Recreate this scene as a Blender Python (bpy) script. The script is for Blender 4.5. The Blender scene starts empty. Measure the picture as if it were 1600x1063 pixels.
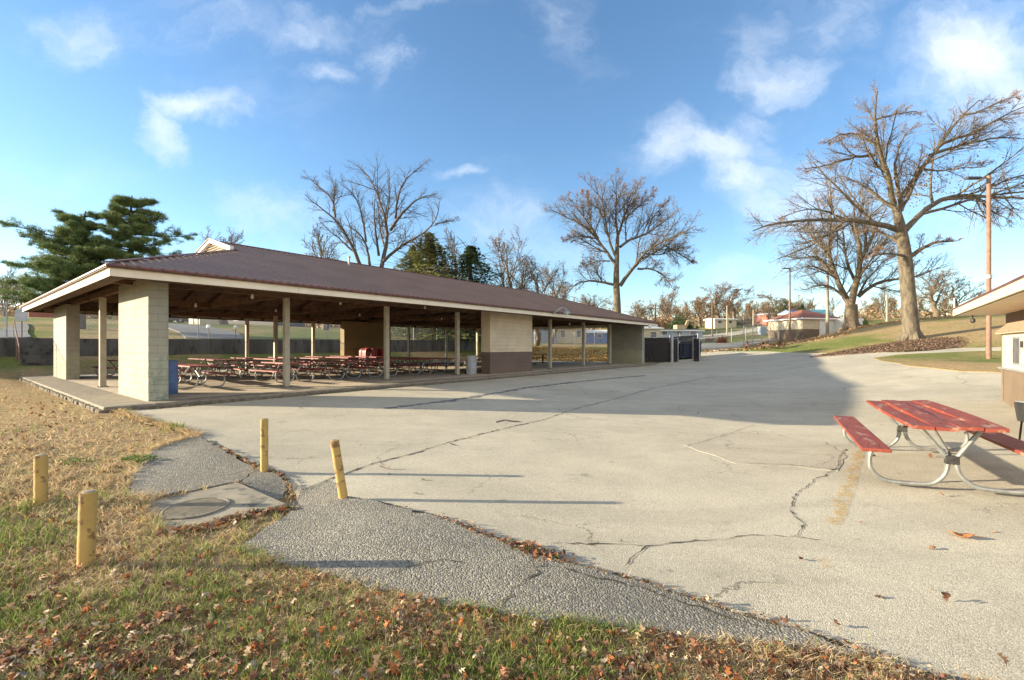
import bpy, math, random
import numpy as np
from mathutils import Vector, Matrix
from mathutils.geometry import delaunay_2d_cdt
random.seed(7)
rng = np.random.default_rng(11)
sc = bpy.context.scene
COL = sc.collection
R = math.radians

# ------------------------------------------------------------------ frame
F = 711.0; CX = 800.0; HY = 541.0; EYE = 1.38
D1 = np.array([.622, .783]); D2 = np.array([-.783, .622]); P0 = np.array([-9.12, 11.41])
PAV_ROT = math.atan2(.783, .622)

def W(px, py, d):
    """point seen at (px,py) of the survey photo, d metres ahead"""
    return np.array([(px-CX)/F*d, d, EYE-(py-HY)/F*d])
def TS(t, s):
    p = P0 + t*D1 + s*D2
    return float(p[0]), float(p[1])
def to_ts(x, y):
    dx = x-P0[0]; dy = y-P0[1]
    return dx*D1[0]+dy*D1[1], dx*D2[0]+dy*D2[1]

# ------------------------------------------------------------------ terrain
ctrl = [(0,0,-.30),(-8,-4,-.2),(0,-5,-.3),(8,-4,-.3),(20,-8,-.2),(-4,3,-.29),(4,3,-.34),(0,5,-.35),(5,5,-.31),(7,5.6,-.25),(9,8,-.3),
        (4,8,-.38),(0,8,-.33),(-4,7,-.27),(-8,7,-.14),(-9,9.6,-.11),(7,10.5,-.40),(11,11,-.33),(13.7,12.5,-.24),(-12,8,-.08),(-15,12,-.04),
        (-25,5,.1),(-28,12,.2),(-22,18,.25),(16,8,-.15),(25,5,.3),(40,0,1.0),(-40,0,.5),(-60,-20,1.),(40,-30,.5),(-30,-30,0)]
for t in (-1,3,8,14,20,26,32):
    ctrl.append((*TS(t,-.8),-.12))
    ctrl.append((*TS(t,-3.2),-.17))
    for s in (3,9,15): ctrl.append((*TS(t,s),-.14))
for t in (2,10,18): ctrl.append((*TS(t,-7),-.27))
for t in (26,32): ctrl.append((*TS(t,-7),-.12))
for t in (-8,0,8,16,24,30):
    ctrl.append((*TS(t,17.5),.08)); ctrl.append((*TS(t,21.5),.78)); ctrl.append((*TS(t,23.5),1.0))
pxc = [(1300,600,19),(1250,575,25),(1320,572,24),(1300,550,36),(1415,531,35.5),(1415,549,30),(1500,545,30),(1500,572,20),(1545,563,26),
       (1330,514,50),(1400,503,56),(1500,500,55),(1580,500,55),(1260,531,60),(1200,543,53),(1150,545,50),(1080,552,46),(1150,532,66),
       (1150,520,90),(1100,511,110),(1180,506,120),(1050,566,39),(1010,567,37),(900,545,60),(890,537,75),(960,532,90),(1020,522,95),
       (1300,508,75),(1450,499,80),(1300,503,120),(1560,496,90),(860,562,42),(800,540,60),(700,532,70),(880,512,140),(1000,505,160),(1200,500,170),(1400,496,150)]
for a in pxc:
    w = W(*a); ctrl.append(tuple(w))
ctrl += [(60,30,4.2),(80,60,5.5),(50,12,2.4),(-60,40,2),(-80,80,4),(-40,120,6),(0,220,12),(150,220,12),(-150,220,12),(200,50,10),(-200,50,5)]
ctrl = np.array(ctrl, float)
def _k(r2):
    return 0.5*r2*np.log(r2+1e-9)
def _fit(c, lam):
    n = len(c); S = 20.
    X = c[:, :2]/S
    r2 = ((X[:,None,:]-X[None,:,:])**2).sum(-1)
    K = _k(r2)+lam*np.eye(n)
    Pm = np.hstack([np.ones((n,1)), X])
    A = np.zeros((n+3,n+3)); A[:n,:n]=K; A[:n,n:]=Pm; A[n:,:n]=Pm.T
    b = np.zeros(n+3); b[:n]=c[:,2]
    return np.linalg.solve(A,b)
TW = _fit(ctrl, .002)
def H0(x, y):
    x = np.asarray(x,float); y = np.asarray(y,float)
    sh = x.shape; q = np.stack([x.ravel(),y.ravel()],-1)/20.
    out = np.empty(len(q)); C = ctrl[:,:2]/20.
    for i in range(0,len(q),20000):
        qq = q[i:i+20000]
        r2 = ((qq[:,None,:]-C[None])**2).sum(-1)
        out[i:i+20000] = _k(r2)@TW[:-3]+TW[-3]+qq@TW[-2:]
    return out.reshape(sh)
def sstep(a,b,x):
    t = np.clip((x-a)/(b-a),0,1); return t*t*(3-2*t)
S_WALL = 22.0
def Hterr(x, y, t, s):
    d = np.maximum(s-S_WALL,0)
    top = 1.74+.0075*np.clip(t,0,40)
    return top + .073*d - .00018*np.minimum(d,120)**2
BUMPS = []          # local dips and heaves of the old paving
def H(x, y, soft=False):
    x = np.asarray(x,float); y = np.asarray(y,float)
    t, s = to_ts(x,y)
    h = H0(x,y)
    flat = sstep(-1.6,-.9,t)*(1-sstep(32,33,t))*sstep(-1.2,-.6,s)*(1-sstep(16,17.2,s))
    h = h*(1-flat)+(-.13)*flat
    lat = 1-sstep(34,50,t)
    m = sstep(S_WALL-.04,S_WALL+.10,s)*lat
    h = h*(1-m)+Hterr(x,y,t,s)*m
    for bx,by,r,a in BUMPS:
        h = h + a*np.exp(-((x-bx)**2+(y-by)**2)/(r*r))
    return h
def Hs(x,y): return float(H(np.array([x]),np.array([y]))[0])
def G(px, py):
    """ground point under a photo pixel: march along the ray, then bisect"""
    ds = np.concatenate([np.arange(1.2,12,.1),np.arange(12,150,.4)])
    xs = (px-CX)/F*ds; zs = EYE-(py-HY)/F*ds
    g = zs-H(xs,ds)
    k = np.argmax(g<0)
    if g[k]>=0: k = len(ds)-1
    a,b = ds[max(k-1,0)],ds[k]
    for _ in range(24):
        m=(a+b)/2
        if EYE-(py-HY)/F*m-Hs((px-CX)/F*m,m)<0: b=m
        else: a=m
    return np.array([(px-CX)/F*a, a, Hs((px-CX)/F*a,a)])
_b1 = G(455,768); _b2 = G(700,850); _b3 = G(560,830); _b4=G(900,930); _b5=G(300,720)
BUMPS += [(_b1[0],_b1[1],.45,-.09),(_b2[0],_b2[1],.7,.035),(_b3[0],_b3[1],.5,.045),(_b4[0],_b4[1],.6,.03),(_b5[0],_b5[1],.8,.05)]

# ------------------------------------------------------------------ materials
def new_mat(name):
    m = bpy.data.materials.new(name); m.use_nodes = True
    nt = m.node_tree; nt.nodes.clear()
    out = nt.nodes.new('ShaderNodeOutputMaterial'); bs = nt.nodes.new('ShaderNodeBsdfPrincipled')
    nt.links.new(bs.outputs[0], out.inputs[0])
    return m, nt, bs
class NB:
    def __init__(s, nt): s.nt = nt; s.n = nt.nodes; s.l = nt.links
    def put(s, sock, v):
        if isinstance(v, bpy.types.NodeSocket): s.l.new(v, sock)
        elif v is not None:
            try: sock.default_value = v
            except Exception:
                sock.default_value = (*v,1) if len(v)==3 else v[:3]
    def coord(s, kind='Object'):
        return s.n.new('ShaderNodeTexCoord').outputs[kind]
    def pos(s): return s.n.new('ShaderNodeNewGeometry').outputs['Position']
    def noise(s, vec, scale, detail=4, rough=.55, dist=0):
        n = s.n.new('ShaderNodeTexNoise'); s.put(n.inputs['Vector'],vec); n.inputs['Scale'].default_value=scale
        n.inputs['Detail'].default_value=detail; n.inputs['Roughness'].default_value=rough; n.inputs['Distortion'].default_value=dist
        return n.outputs['Fac']
    def voro(s, vec, scale, feat='F1', out='Distance'):
        n = s.n.new('ShaderNodeTexVoronoi'); n.feature=feat; s.put(n.inputs['Vector'],vec); n.inputs['Scale'].default_value=scale
        return n.outputs[out]
    def ramp(s, f, a, b, lo=0., hi=1.):
        n = s.n.new('ShaderNodeMapRange'); n.interpolation_type='SMOOTHSTEP'
        s.put(n.inputs[0],f); n.inputs[1].default_value=a; n.inputs[2].default_value=b; n.inputs[3].default_value=lo; n.inputs[4].default_value=hi
        return n.outputs[0]
    def mix(s, f, a, b, mode='MIX'):
        n = s.n.new('ShaderNodeMix'); n.data_type='RGBA'; n.blend_type=mode
        s.put(n.inputs[0],f); s.put(n.inputs[6],a if isinstance(a,bpy.types.NodeSocket) else (*a,1)); s.put(n.inputs[7],b if isinstance(b,bpy.types.NodeSocket) else (*b,1))
        return n.outputs[2]
    def math(s, op, a, b=None, c=None):
        n = s.n.new('ShaderNodeMath'); n.operation=op; s.put(n.inputs[0],a)
        if b is not None: s.put(n.inputs[1],b)
        if c is not None: s.put(n.inputs[2],c)
        return n.outputs[0]
    def vmath(s, op, a, b=None):
        n = s.n.new('ShaderNodeVectorMath'); n.operation=op; s.put(n.inputs[0],a)
        if b is not None: s.put(n.inputs[1],b)
        return n.outputs[0]
    def sep(s, v):
        n = s.n.new('ShaderNodeSeparateXYZ'); s.put(n.inputs[0],v); return n.outputs
    def comb(s, x, y, z):
        n = s.n.new('ShaderNodeCombineXYZ'); s.put(n.inputs[0],x); s.put(n.inputs[1],y); s.put(n.inputs[2],z); return n.outputs[0]
    def bump(s, bs, h, dist=.01, strength=1.):
        n = s.n.new('ShaderNodeBump'); s.put(n.inputs['Height'],h); n.inputs['Distance'].default_value=dist; n.inputs['Strength'].default_value=strength
        s.l.new(n.outputs[0], bs.inputs['Normal']); return n
def P(name, c1, c2=None, scale=3., rough=.7, bump=0., bscale=20., metal=0., stretch=None, detail=5, world=False, lo=.35, hi=.65, c3=None, s3=30., t3=(.6,.7)):
    m, nt, bs = new_mat(name); b = NB(nt)
    v = b.pos() if world else b.coord()
    if stretch: v = b.vmath('MULTIPLY', v, stretch)
    c2 = c2 or tuple(x*.75 for x in c1)
    f = b.ramp(b.noise(v,scale,detail),lo,hi)
    col = b.mix(f,c1,c2)
    if c3: col = b.mix(b.ramp(b.noise(v,s3,4),*t3),col,c3)
    b.put(bs.inputs['Base Color'],col)
    bs.inputs['Roughness'].default_value=rough; bs.inputs['Metallic'].default_value=metal
    if bump: b.bump(bs, b.noise(v,bscale,4), bump)
    return m
def block_mat(name, up, low=None, zsplit=1.08, off=(0,0), patch=None, course=.2, bw=.4, stain=None):
    m, nt, bs = new_mat(name); b = NB(nt); v = b.coord(); x,y,z = b.sep(v)
    u = b.math('ADD',x,y)
    vec = b.comb(u,z,0.)
    br = b.n.new('ShaderNodeTexBrick'); b.put(br.inputs['Vector'],vec)
    br.inputs['Scale'].default_value=1.; br.inputs['Brick Width'].default_value=bw; br.inputs['Row Height'].default_value=course
    br.inputs['Mortar Size'].default_value=.008; br.inputs['Mortar Smooth'].default_value=.6
    n1 = b.noise(v,1.3,5); 
    col = b.mix(b.ramp(n1,.35,.7),up,tuple(c*.84 for c in up))
    if low:
        lc = b.mix(b.ramp(n1,.35,.7),low,tuple(c*.85 for c in low))
        col = b.mix(b.math('LESS_THAN',z,zsplit),col,lc)
    if patch:   # old paint peeling
        pz = b.ramp(z,.9,1.3,1.,0.)
        pm = b.math('MULTIPLY',b.ramp(b.noise(v,5.,6,.7),.52,.56),pz)
        col = b.mix(pm,col,patch)
    if stain:
        st = b.math('MULTIPLY',b.ramp(b.noise(b.vmath('MULTIPLY',v,(6,6,.7)),1.5,5),.5,.75),.55)
        col = b.mix(st,col,stain)
    col = b.mix(b.math('MULTIPLY',br.outputs['Fac'],.28),col,tuple(c*.55 for c in up))
    b.put(bs.inputs['Base Color'],col); bs.inputs['Roughness'].default_value=.85
    h = b.math('SUBTRACT',b.math('MULTIPLY',b.noise(v,60.,4),.35),br.outputs['Fac'])
    b.bump(bs,h,.007)
    return m
def vcol_mat(name, rough=.7, trans=0., bump=None, spec=.3):
    m, nt, bs = new_mat(name); b = NB(nt)
    a = b.n.new('ShaderNodeVertexColor'); a.layer_name='Col'
    b.put(bs.inputs['Base Color'],a.outputs[0]); bs.inputs['Roughness'].default_value=rough
    bs.inputs['Specular IOR Level'].default_value=spec
    if trans:
        tr = b.n.new('ShaderNodeBsdfTranslucent'); b.l.new(a.outputs[0],tr.inputs[0])
        mx = b.n.new('ShaderNodeMixShader'); mx.inputs[0].default_value=trans
        b.l.new(bs.outputs[0],mx.inputs[1]); b.l.new(tr.outputs[0],mx.inputs[2])
        out=[n for n in nt.nodes if n.type=='OUTPUT_MATERIAL'][0]; b.l.new(mx.outputs[0],out.inputs[0])
    return m
def asphalt_mat(name, light, dark, agg, bumpd, gravel=120., tan=None):
    m, nt, bs = new_mat(name); b = NB(nt); v = b.pos()
    big = b.ramp(b.noise(v,.35,5,.6),.35,.7)
    mid = b.ramp(b.noise(v,2.2,6,.65),.35,.75)
    col = b.mix(big,light,dark)
    col = b.mix(b.math('MULTIPLY',mid,.35),col,tuple(c*.72 for c in dark))
    if tan: col = b.mix(b.math('MULTIPLY',b.ramp(b.noise(v,.8,4),.5,.7),.4),col,tan)
    # stones of the aggregate: pale and dark chips
    vc = b.voro(v,gravel,'F1','Color'); vd = b.voro(v,gravel)
    cs = b.sep(vc)
    chip = b.ramp(cs[0],.55,.95)
    col = b.mix(b.math('MULTIPLY',chip,agg),col,tuple(min(1,c*1.7) for c in light))
    chip2 = b.ramp(cs[1],.7,.95)
    col = b.mix(b.math('MULTIPLY',chip2,agg),col,tuple(c*.3 for c in dark))
    # repairs and worn lanes, a few metres across, with fairly sharp edges
    lane=b.ramp(b.noise(b.vmath('MULTIPLY',v,(.5,1.3,1)),.55,3,.5,1.2),.50,.56)
    col = b.mix(b.math('MULTIPLY',lane,.22),col,tuple(c*.80 for c in dark))
    sp = b.ramp(b.noise(v,3.6,3,.5),.70,.76)
    col = b.mix(b.math('MULTIPLY',sp,.40),col,tuple(c*.40 for c in dark))
    grit = b.ramp(b.noise(v,28.,5,.75),.56,.70)
    col = b.mix(b.math('MULTIPLY',grit,.30),col,tuple(c*.45 for c in dark))
    # hairline cracking in some areas
    wv = b.vmath('ADD',v,b.vmath('MULTIPLY',b.comb(b.noise(v,1.7,6,.7),b.noise(b.vmath('ADD',v,(9,3,0)),1.7,6,.7),0.),(.9,.9,0)))
    ve = b.voro(wv,.55,'DISTANCE_TO_EDGE')
    hair = b.math('MULTIPLY',b.ramp(ve,.0015,.005,1.,0.),b.ramp(b.noise(v,.33,3),.50,.58))
    col = b.mix(b.math('MULTIPLY',hair,.7),col,tuple(c*.22 for c in dark))
    # stains
    st = b.ramp(b.noise(v,.9,5,.7),.62,.72)
    col = b.mix(b.math('MULTIPLY',st,.28),col,tuple(c*.45 for c in dark))
    b.put(bs.inputs['Base Color'],col); bs.inputs['Roughness'].default_value=.92
    bs.inputs['Specular IOR Level'].default_value=.25
    h = b.math('ADD',b.math('MULTIPLY',vd,-1.),b.math('MULTIPLY',b.noise(v,9.,6,.7),1.2))
    b.bump(bs,h,bumpd)
    return m

M = {}
M['lot'] = asphalt_mat('lot_asphalt',(.48,.435,.335),(.385,.345,.265),.45,.004,150,tan=(.51,.455,.34))
M['apron'] = asphalt_mat('coarse_asphalt',(.26,.24,.195),(.17,.157,.13),.6,.010,70)
M['drive'] = asphalt_mat('drive_asphalt',(.22,.22,.22),(.16,.16,.165),.3,.003,60)
M['slab'] = P('slab_concrete',(.56,.46,.33),(.46,.375,.27),1.2,.85,.004,40.,c3=(.30,.25,.19),s3=2.5,t3=(.58,.7))
M['slab_edge'] = P('slab_edge_aggregate',(.20,.165,.12),(.12,.10,.07),9,.9,.02,28.)
M['slab_border'] = P('rough_slab_border',(.27,.225,.165),(.19,.16,.115),3,.9,.012,45.,c3=(.33,.27,.19),s3=30.,t3=(.55,.65))
M['pad'] = P('concrete_pad',(.31,.27,.195),(.23,.20,.145),3,.9,.004,60.,c3=(.12,.11,.09),s3=5.,t3=(.55,.68))
M['pier'] = block_mat('painted_block_pier',(.33,.31,.245),(.385,.36,.255),patch=None,stain=(.30,.26,.19))
M['pier_worn'] = block_mat('painted_block_worn',(.34,.32,.25),(.36,.36,.27),patch=(.22,.26,.19),stain=(.30,.26,.19))
M['cream_block'] = block_mat('cream_block',(.72,.58,.40),(.165,.11,.085))
M['back_block'] = block_mat('back_block',(.27,.20,.10),(.34,.24,.10))  # brown base colour stands in for shade and warm bounce off the roof timber
M['fascia'] = P('fascia_paint',(.74,.64,.49),(.68,.58,.44),2.,.5,.001,30.)
M['roof'] = P('brown_metal_roof',(.21,.135,.10),(.175,.112,.083),.7,.62,0,10,metal=0.)
M['roof_trim'] = P('roof_edge_trim',(.17,.055,.04),(.11,.035,.03),3,.5,metal=.2)
M['wood_dark'] = P('dark_timber',(.115,.062,.032),(.06,.033,.018),3,.8,.004,14,stretch=(1,1,1))
M['wood_beam'] = P('stained_beam',(.16,.085,.04),(.09,.048,.025),4,.75,.003,20)
M['post'] = P('painted_post',(.46,.41,.31),(.38,.33,.24),4,.7,.002,30,c3=(.10,.06,.04),s3=14.,t3=(.68,.74))
M['galv'] = P('galvanised_pipe',(.37,.37,.335),(.27,.27,.25),12,.42,.0006,60,metal=.65)
M['galv_dull'] = P('dull_galvanised',(.42,.43,.43),(.32,.33,.33),6,.5,metal=.5)
M['clamp'] = P('dark_clamp',(.09,.085,.08),(.05,.045,.04),10,.6,metal=.5)
def red_wood(name, a, bcol, worn, bare=.62, str_=(9,1,9)):
    m, nt, bs = new_mat(name); b = NB(nt); v = b.coord()
    vs = b.vmath('MULTIPLY',v,str_)
    grain = b.noise(vs,3.,6,.7)
    col = b.mix(b.ramp(grain,.35,.7),a,bcol)
    z = b.sep(v)[2]
    w = b.ramp(b.noise(b.vmath('MULTIPLY',v,(4,1.3,4)),1.6,7,.72),bare,bare+.07)
    col = b.mix(w,col,worn)
    cr = b.ramp(b.noise(b.vmath('MULTIPLY',v,(22,1.2,22)),1.7,5,.6),.64,.68)
    col = b.mix(b.math('MULTIPLY',cr,.85),col,(.05,.03,.025))
    b.put(bs.inputs['Base Color'],col); bs.inputs['Roughness'].default_value=.6
    b.bump(bs,b.math('SUBTRACT',grain,cr),.003)
    return m
M['red'] = red_wood('weathered_red_boards',(.27,.052,.028),(.17,.034,.020),(.33,.18,.12),.545)
M['red2'] = red_wood('faded_red_boards',(.30,.06,.045),(.20,.04,.035),(.30,.18,.12),.62)
M['brownwood'] = red_wood('brown_table_boards',(.16,.085,.045),(.10,.05,.03),(.2,.14,.1),.66)
M['yellow'] = P('worn_yellow_paint',(.50,.33,.10),(.41,.26,.08),5,.75,.006,14,c3=(.20,.11,.05),s3=9.,t3=(.55,.62))
M['crack'] = P('crack_dirt',(.045,.038,.03),(.09,.075,.05),12,.95,.004,60)
M['cover'] = P('cast_iron',(.27,.235,.17),(.20,.175,.13),10,.8,metal=.1)
M['bark'] = P('grey_bark',(.165,.132,.09),(.09,.07,.048),5,.9,.03,9,stretch=(1,1,.35))
M['bark_dark'] = P('dark_bark',(.13,.105,.085),(.07,.055,.045),5,.9,.02,9)
M['bark_tan'] = P('tan_bark',(.18,.135,.09),(.105,.08,.055),5,.9,.02,9)
M['leafv'] = vcol_mat('leaf_colours',.7,.25)
M['grassv'] = vcol_mat('grass_colours',.75,.3)
M['needlev'] = vcol_mat('needle_colours',.65,.15)
M['cream'] = P('cream_wall',(.60,.51,.36),(.54,.45,.32),2,.7)
M['brownp'] = P('brown_wall_paint',(.175,.125,.08),(.15,.105,.068),2,.75,.001,40)
M['white'] = P('white_paint',(.78,.77,.73),(.70,.69,.65),3,.55)
M['glass'] = P('window_glass',(.05,.06,.075),(.09,.10,.12),2,.12)
M['brick'] = P('red_brick',(.34,.13,.085),(.26,.10,.07),8,.85)
M['shingle'] = P('red_shingle',(.27,.105,.065),(.19,.07,.045),14,.85,.006,20)
M['darkroof'] = P('dark_roof',(.10,.095,.10),(.07,.065,.07),4,.8)
M['bluegrey'] = P('bluegrey_siding',(.33,.40,.50),(.28,.34,.44),3,.6)
M['blue'] = P('blue_paint',(.10,.17,.42),(.08,.13,.34),3,.5)
M['teal'] = P('teal_roof',(.14,.36,.42),(.11,.30,.36),3,.5)
M['blue_can'] = P('blue_barrel',(.12,.19,.36),(.10,.16,.30),5,.55,c3=(.2,.17,.15),s3=8,t3=(.66,.74))
M['grey_can'] = P('pale_grey_can',(.46,.48,.50),(.38,.40,.42),5,.55)
M['redplastic'] = P('red_plastic',(.45,.06,.05),(.38,.045,.04),3,.4)
M['rust'] = P('rust_brown_pole',(.25,.15,.10),(.19,.11,.075),5,.75,.002,20)
M['woodpole'] = P('pale_wood_pole',(.40,.32,.24),(.30,.24,.18),4,.85,.004,14,stretch=(3,3,.4))
M['darkpole'] = P('dark_wood_pole',(.16,.11,.08),(.10,.07,.05),4,.85)
M['black'] = P('black_metal',(.03,.03,.032),(.05,.045,.04),8,.55,metal=.3)
M['slat'] = P('dark_privacy_slats',(.018,.015,.017),(.035,.026,.022),7,.95,stretch=(4,4,.3))
M['dumpster'] = P('dark_blue_dumpster',(.015,.02,.045),(.012,.015,.03),4,.7)
M['rubber'] = P('tyre_rubber',(.025,.025,.025),(.04,.04,.04),8,.85)
M['wallc'] = P('stained_retaining_wall',(.105,.10,.09),(.065,.06,.055),1.2,.9,.006,20,stretch=(1,1,.3),c3=(.03,.028,.026),s3=2.2,t3=(.52,.68))
M['diggery']=P('faded_machine_paint',(.42,.33,.20),(.36,.27,.15),3,.6)
M['orangeleaf'] = P('orange_leaf',(.50,.20,.06),(.36,.13,.04),20,.6)
M['bulb'] = P('white_glass_globe',(.75,.73,.68),(.7,.68,.62),4,.25)
def ground_mat():
    m, nt, bs = new_mat('lawn_ground'); b = NB(nt); v = b.pos()
    n1 = b.ramp(b.noise(v,.16,5,.6),.42,.6); n2 = b.ramp(b.noise(v,1.1,6,.65),.4,.62); n3 = b.ramp(b.noise(v,7.,6,.7),.38,.66)
    tan = b.mix(n3,(.44,.31,.165),(.26,.175,.095)); green = b.mix(n3,(.18,.205,.055),(.10,.12,.035))
    x,y,z = b.sep(v)
    far = b.ramp(y,14.,26.)                     # beyond the pavilion the turf is greener
    g = b.math('ADD',b.math('MULTIPLY',n2,.22),b.math('MULTIPLY',far,b.ramp(b.noise(v,.07,4),.42,.60)))
    g = b.math('MINIMUM',b.math('ADD',g,b.math('MULTIPLY',n1,.12)),1.)
    col = b.mix(g,tan,green)
    lf = b.math('MULTIPLY',b.ramp(b.noise(v,.5,5,.7),.55,.68),b.ramp(b.noise(v,18.,4,.7),.5,.6))
    col = b.mix(b.math('MULTIPLY',lf,.55),col,(.20,.085,.035))
    b.put(bs.inputs['Base Color'],col); bs.inputs['Roughness'].default_value=.95; bs.inputs['Specular IOR Level'].default_value=.1
    b.bump(bs,b.math('ADD',b.noise(v,45.,5,.7),b.math('MULTIPLY',b.noise(v,6.,5,.7),2.)),.03)
    return m
M['ground'] = ground_mat()
def t_at(px,s):
    r=(px-CX)/F; return ((P0[0]+s*D2[0])-r*(P0[1]+s*D2[1]))/(r*D1[1]-D1[0])
def corr_mat(name, c1, c2):   # sheet of chain link: woven wire with real openings
    m, nt, bs = new_mat(name); b = NB(nt); x,y,z = b.sep(b.coord())
    u = b.math('ADD',x,y)
    def stripes(a):
        f = b.math('FRACT',b.math('MULTIPLY',a,9.))
        return b.math('LESS_THAN',f,.13)
    w = b.math('MAXIMUM',stripes(b.math('ADD',u,z)),stripes(b.math('SUBTRACT',u,z)))
    bs.inputs['Base Color'].default_value=(*c1,1); bs.inputs['Metallic'].default_value=.5; bs.inputs['Roughness'].default_value=.5
    tr = b.n.new('ShaderNodeBsdfTransparent'); mx = b.n.new('ShaderNodeMixShader')
    b.put(mx.inputs[0],w); b.l.new(tr.outputs[0],mx.inputs[1]); b.l.new(bs.outputs[0],mx.inputs[2])
    out=[n for n in nt.nodes if n.type=='OUTPUT_MATERIAL'][0]; b.l.new(mx.outputs[0],out.inputs[0])
    return m
M['chain'] = corr_mat('chain_link',(.42,.43,.43),None)

# ------------------------------------------------------------------ mesh helpers
class MB:
    def __init__(s): s.v=[]; s.f=[]
    def add(s, vs, fs):
        o=len(s.v); s.v += [tuple(map(float,v)) for v in vs]; s.f += [tuple(i+o for i in f) for f in fs]; return s
    def box(s, x0,y0,z0,x1,y1,z1):
        return s.add([(x0,y0,z0),(x1,y0,z0),(x1,y1,z0),(x0,y1,z0),(x0,y0,z1),(x1,y0,z1),(x1,y1,z1),(x0,y1,z1)],
                     [(0,3,2,1),(4,5,6,7),(0,1,5,4),(1,2,6,5),(2,3,7,6),(3,0,4,7)])
    def bar(s, a, b, w, h, up=(0,0,1)):
        a=Vector(a); b=Vector(b); d=(b-a).normalized(); u=Vector(up)
        sx=d.cross(u)
        if sx.length<1e-4: sx=d.cross(Vector((1,0,0)))
        sx.normalize(); sy=sx.cross(d).normalized()
        q=[(-w/2,-h/2),(w/2,-h/2),(w/2,h/2),(-w/2,h/2)]
        vs=[a+sx*i+sy*j for i,j in q]+[b+sx*i+sy*j for i,j in q]
        return s.add(vs,[(3,2,1,0),(4,5,6,7),(0,1,5,4),(1,2,6,5),(2,3,7,6),(3,0,4,7)])
    def prism(s, poly, lo, hi, axis='z'):
        """poly in the plane across the axis"""
        n=len(poly)
        def mk(p,h):
            return {'z':(p[0],p[1],h),'x':(h,p[0],p[1]),'y':(p[0],h,p[1])}[axis]
        vs=[mk(p,lo) for p in poly]+[mk(p,hi) for p in poly]
        return s.add(vs,[tuple(range(n))[::-1],tuple(range(n,2*n))]+[(i,(i+1)%n,n+(i+1)%n,n+i) for i in range(n)])
    def tube(s, pts, r, n=8, cap=True):
        pts=[Vector(p) for p in pts]; k=len(pts)
        rs = r if isinstance(r,(list,tuple)) else [r]*k
        vs=[]; ref=None
        for i,p in enumerate(pts):
            d=(pts[min(i+1,k-1)]-pts[max(i-1,0)]).normalized()
            if ref is None:
                ref=d.cross(Vector((0,0,1)))
                if ref.length<1e-3: ref=d.cross(Vector((1,0,0)))
            ref=(ref-d*ref.dot(d)).normalized(); o=d.cross(ref)
            for j in range(n):
                a=2*math.pi*j/n; vs.append(p+(ref*math.cos(a)+o*math.sin(a))*rs[i])
        fs=[(i*n+j,i*n+(j+1)%n,(i+1)*n+(j+1)%n,(i+1)*n+j) for i in range(k-1) for j in range(n)]
        if cap: fs += [tuple(range(n))[::-1],tuple(range((k-1)*n,k*n))]
        return s.add(vs,fs)
    def lathe(s, prof, n=20, c=(0,0,0)):
        vs=[]
        for r,z in prof:
            for j in range(n):
                a=2*math.pi*j/n; vs.append((c[0]+r*math.cos(a),c[1]+r*math.sin(a),c[2]+z))
        k=len(prof)
        fs=[(i*n+j,i*n+(j+1)%n,(i+1)*n+(j+1)%n,(i+1)*n+j) for i in range(k-1) for j in range(n)]
        fs += [tuple(range(n))[::-1],tuple(range((k-1)*n,k*n))]
        return s.add(vs,fs)
    def build(s, name, mat, parent=None, bevel=0., smooth=False):
        me=bpy.data.meshes.new(name); me.from_pydata(s.v,[],s.f); me.materials.append(mat)
        import bmesh
        bm=bmesh.new(); bm.from_mesh(me); bmesh.ops.recalc_face_normals(bm,faces=bm.faces); bm.to_mesh(me); bm.free()
        o=bpy.data.objects.new(name,me); COL.objects.link(o)
        if parent is not None: o.parent=parent
        if smooth:
            for p in me.polygons: p.use_smooth=True
            me.set_sharp_from_angle(angle=R(38))
        if bevel:
            b=o.modifiers.new('bevel','BEVEL'); b.width=bevel; b.segments=2; b.limit_method='ANGLE'; b.angle_limit=R(40)
        return o
def np_mesh(name, V, Fc, mat, parent=None, col=None, smooth=False):
    me=bpy.data.meshes.new(name); V=np.ascontiguousarray(V,dtype=np.float32); Fc=np.ascontiguousarray(Fc,dtype=np.int32)
    k=Fc.shape[1]; nf=len(Fc)
    me.vertices.add(len(V)); me.vertices.foreach_set('co',V.ravel())
    me.loops.add(nf*k); me.loops.foreach_set('vertex_index',Fc.ravel())
    me.polygons.add(nf); me.polygons.foreach_set('loop_start',np.arange(nf,dtype=np.int32)*k)
    try: me.polygons.foreach_set('loop_total',np.full(nf,k,dtype=np.int32))
    except Exception: pass
    if col is not None:
        a=me.color_attributes.new('Col','FLOAT_COLOR','POINT')
        c=np.ones((len(V),4),np.float32); c[:,:3]=col; a.data.foreach_set('color',c.ravel())
    me.materials.append(mat)
    me.update(calc_edges=True)
    if smooth: me.polygons.foreach_set('use_smooth',np.ones(nf,dtype=bool))
    o=bpy.data.objects.new(name,me); COL.objects.link(o)
    if parent is not None: o.parent=parent
    return o
def tag(o, label, cat, group=None):
    o['label']=label; o['category']=cat
    if group: o['group']=group
    return o
def thing(name, label, cat, loc=(0,0,0), rz=0, group=None):
    o=bpy.data.objects.new(name,None); COL.objects.link(o); o.location=loc; o.rotation_euler=(0,0,rz); o.empty_display_size=.2
    return tag(o,label,cat,group)
def struct(o, kind='structure'):
    o['kind']=kind; return o
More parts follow.
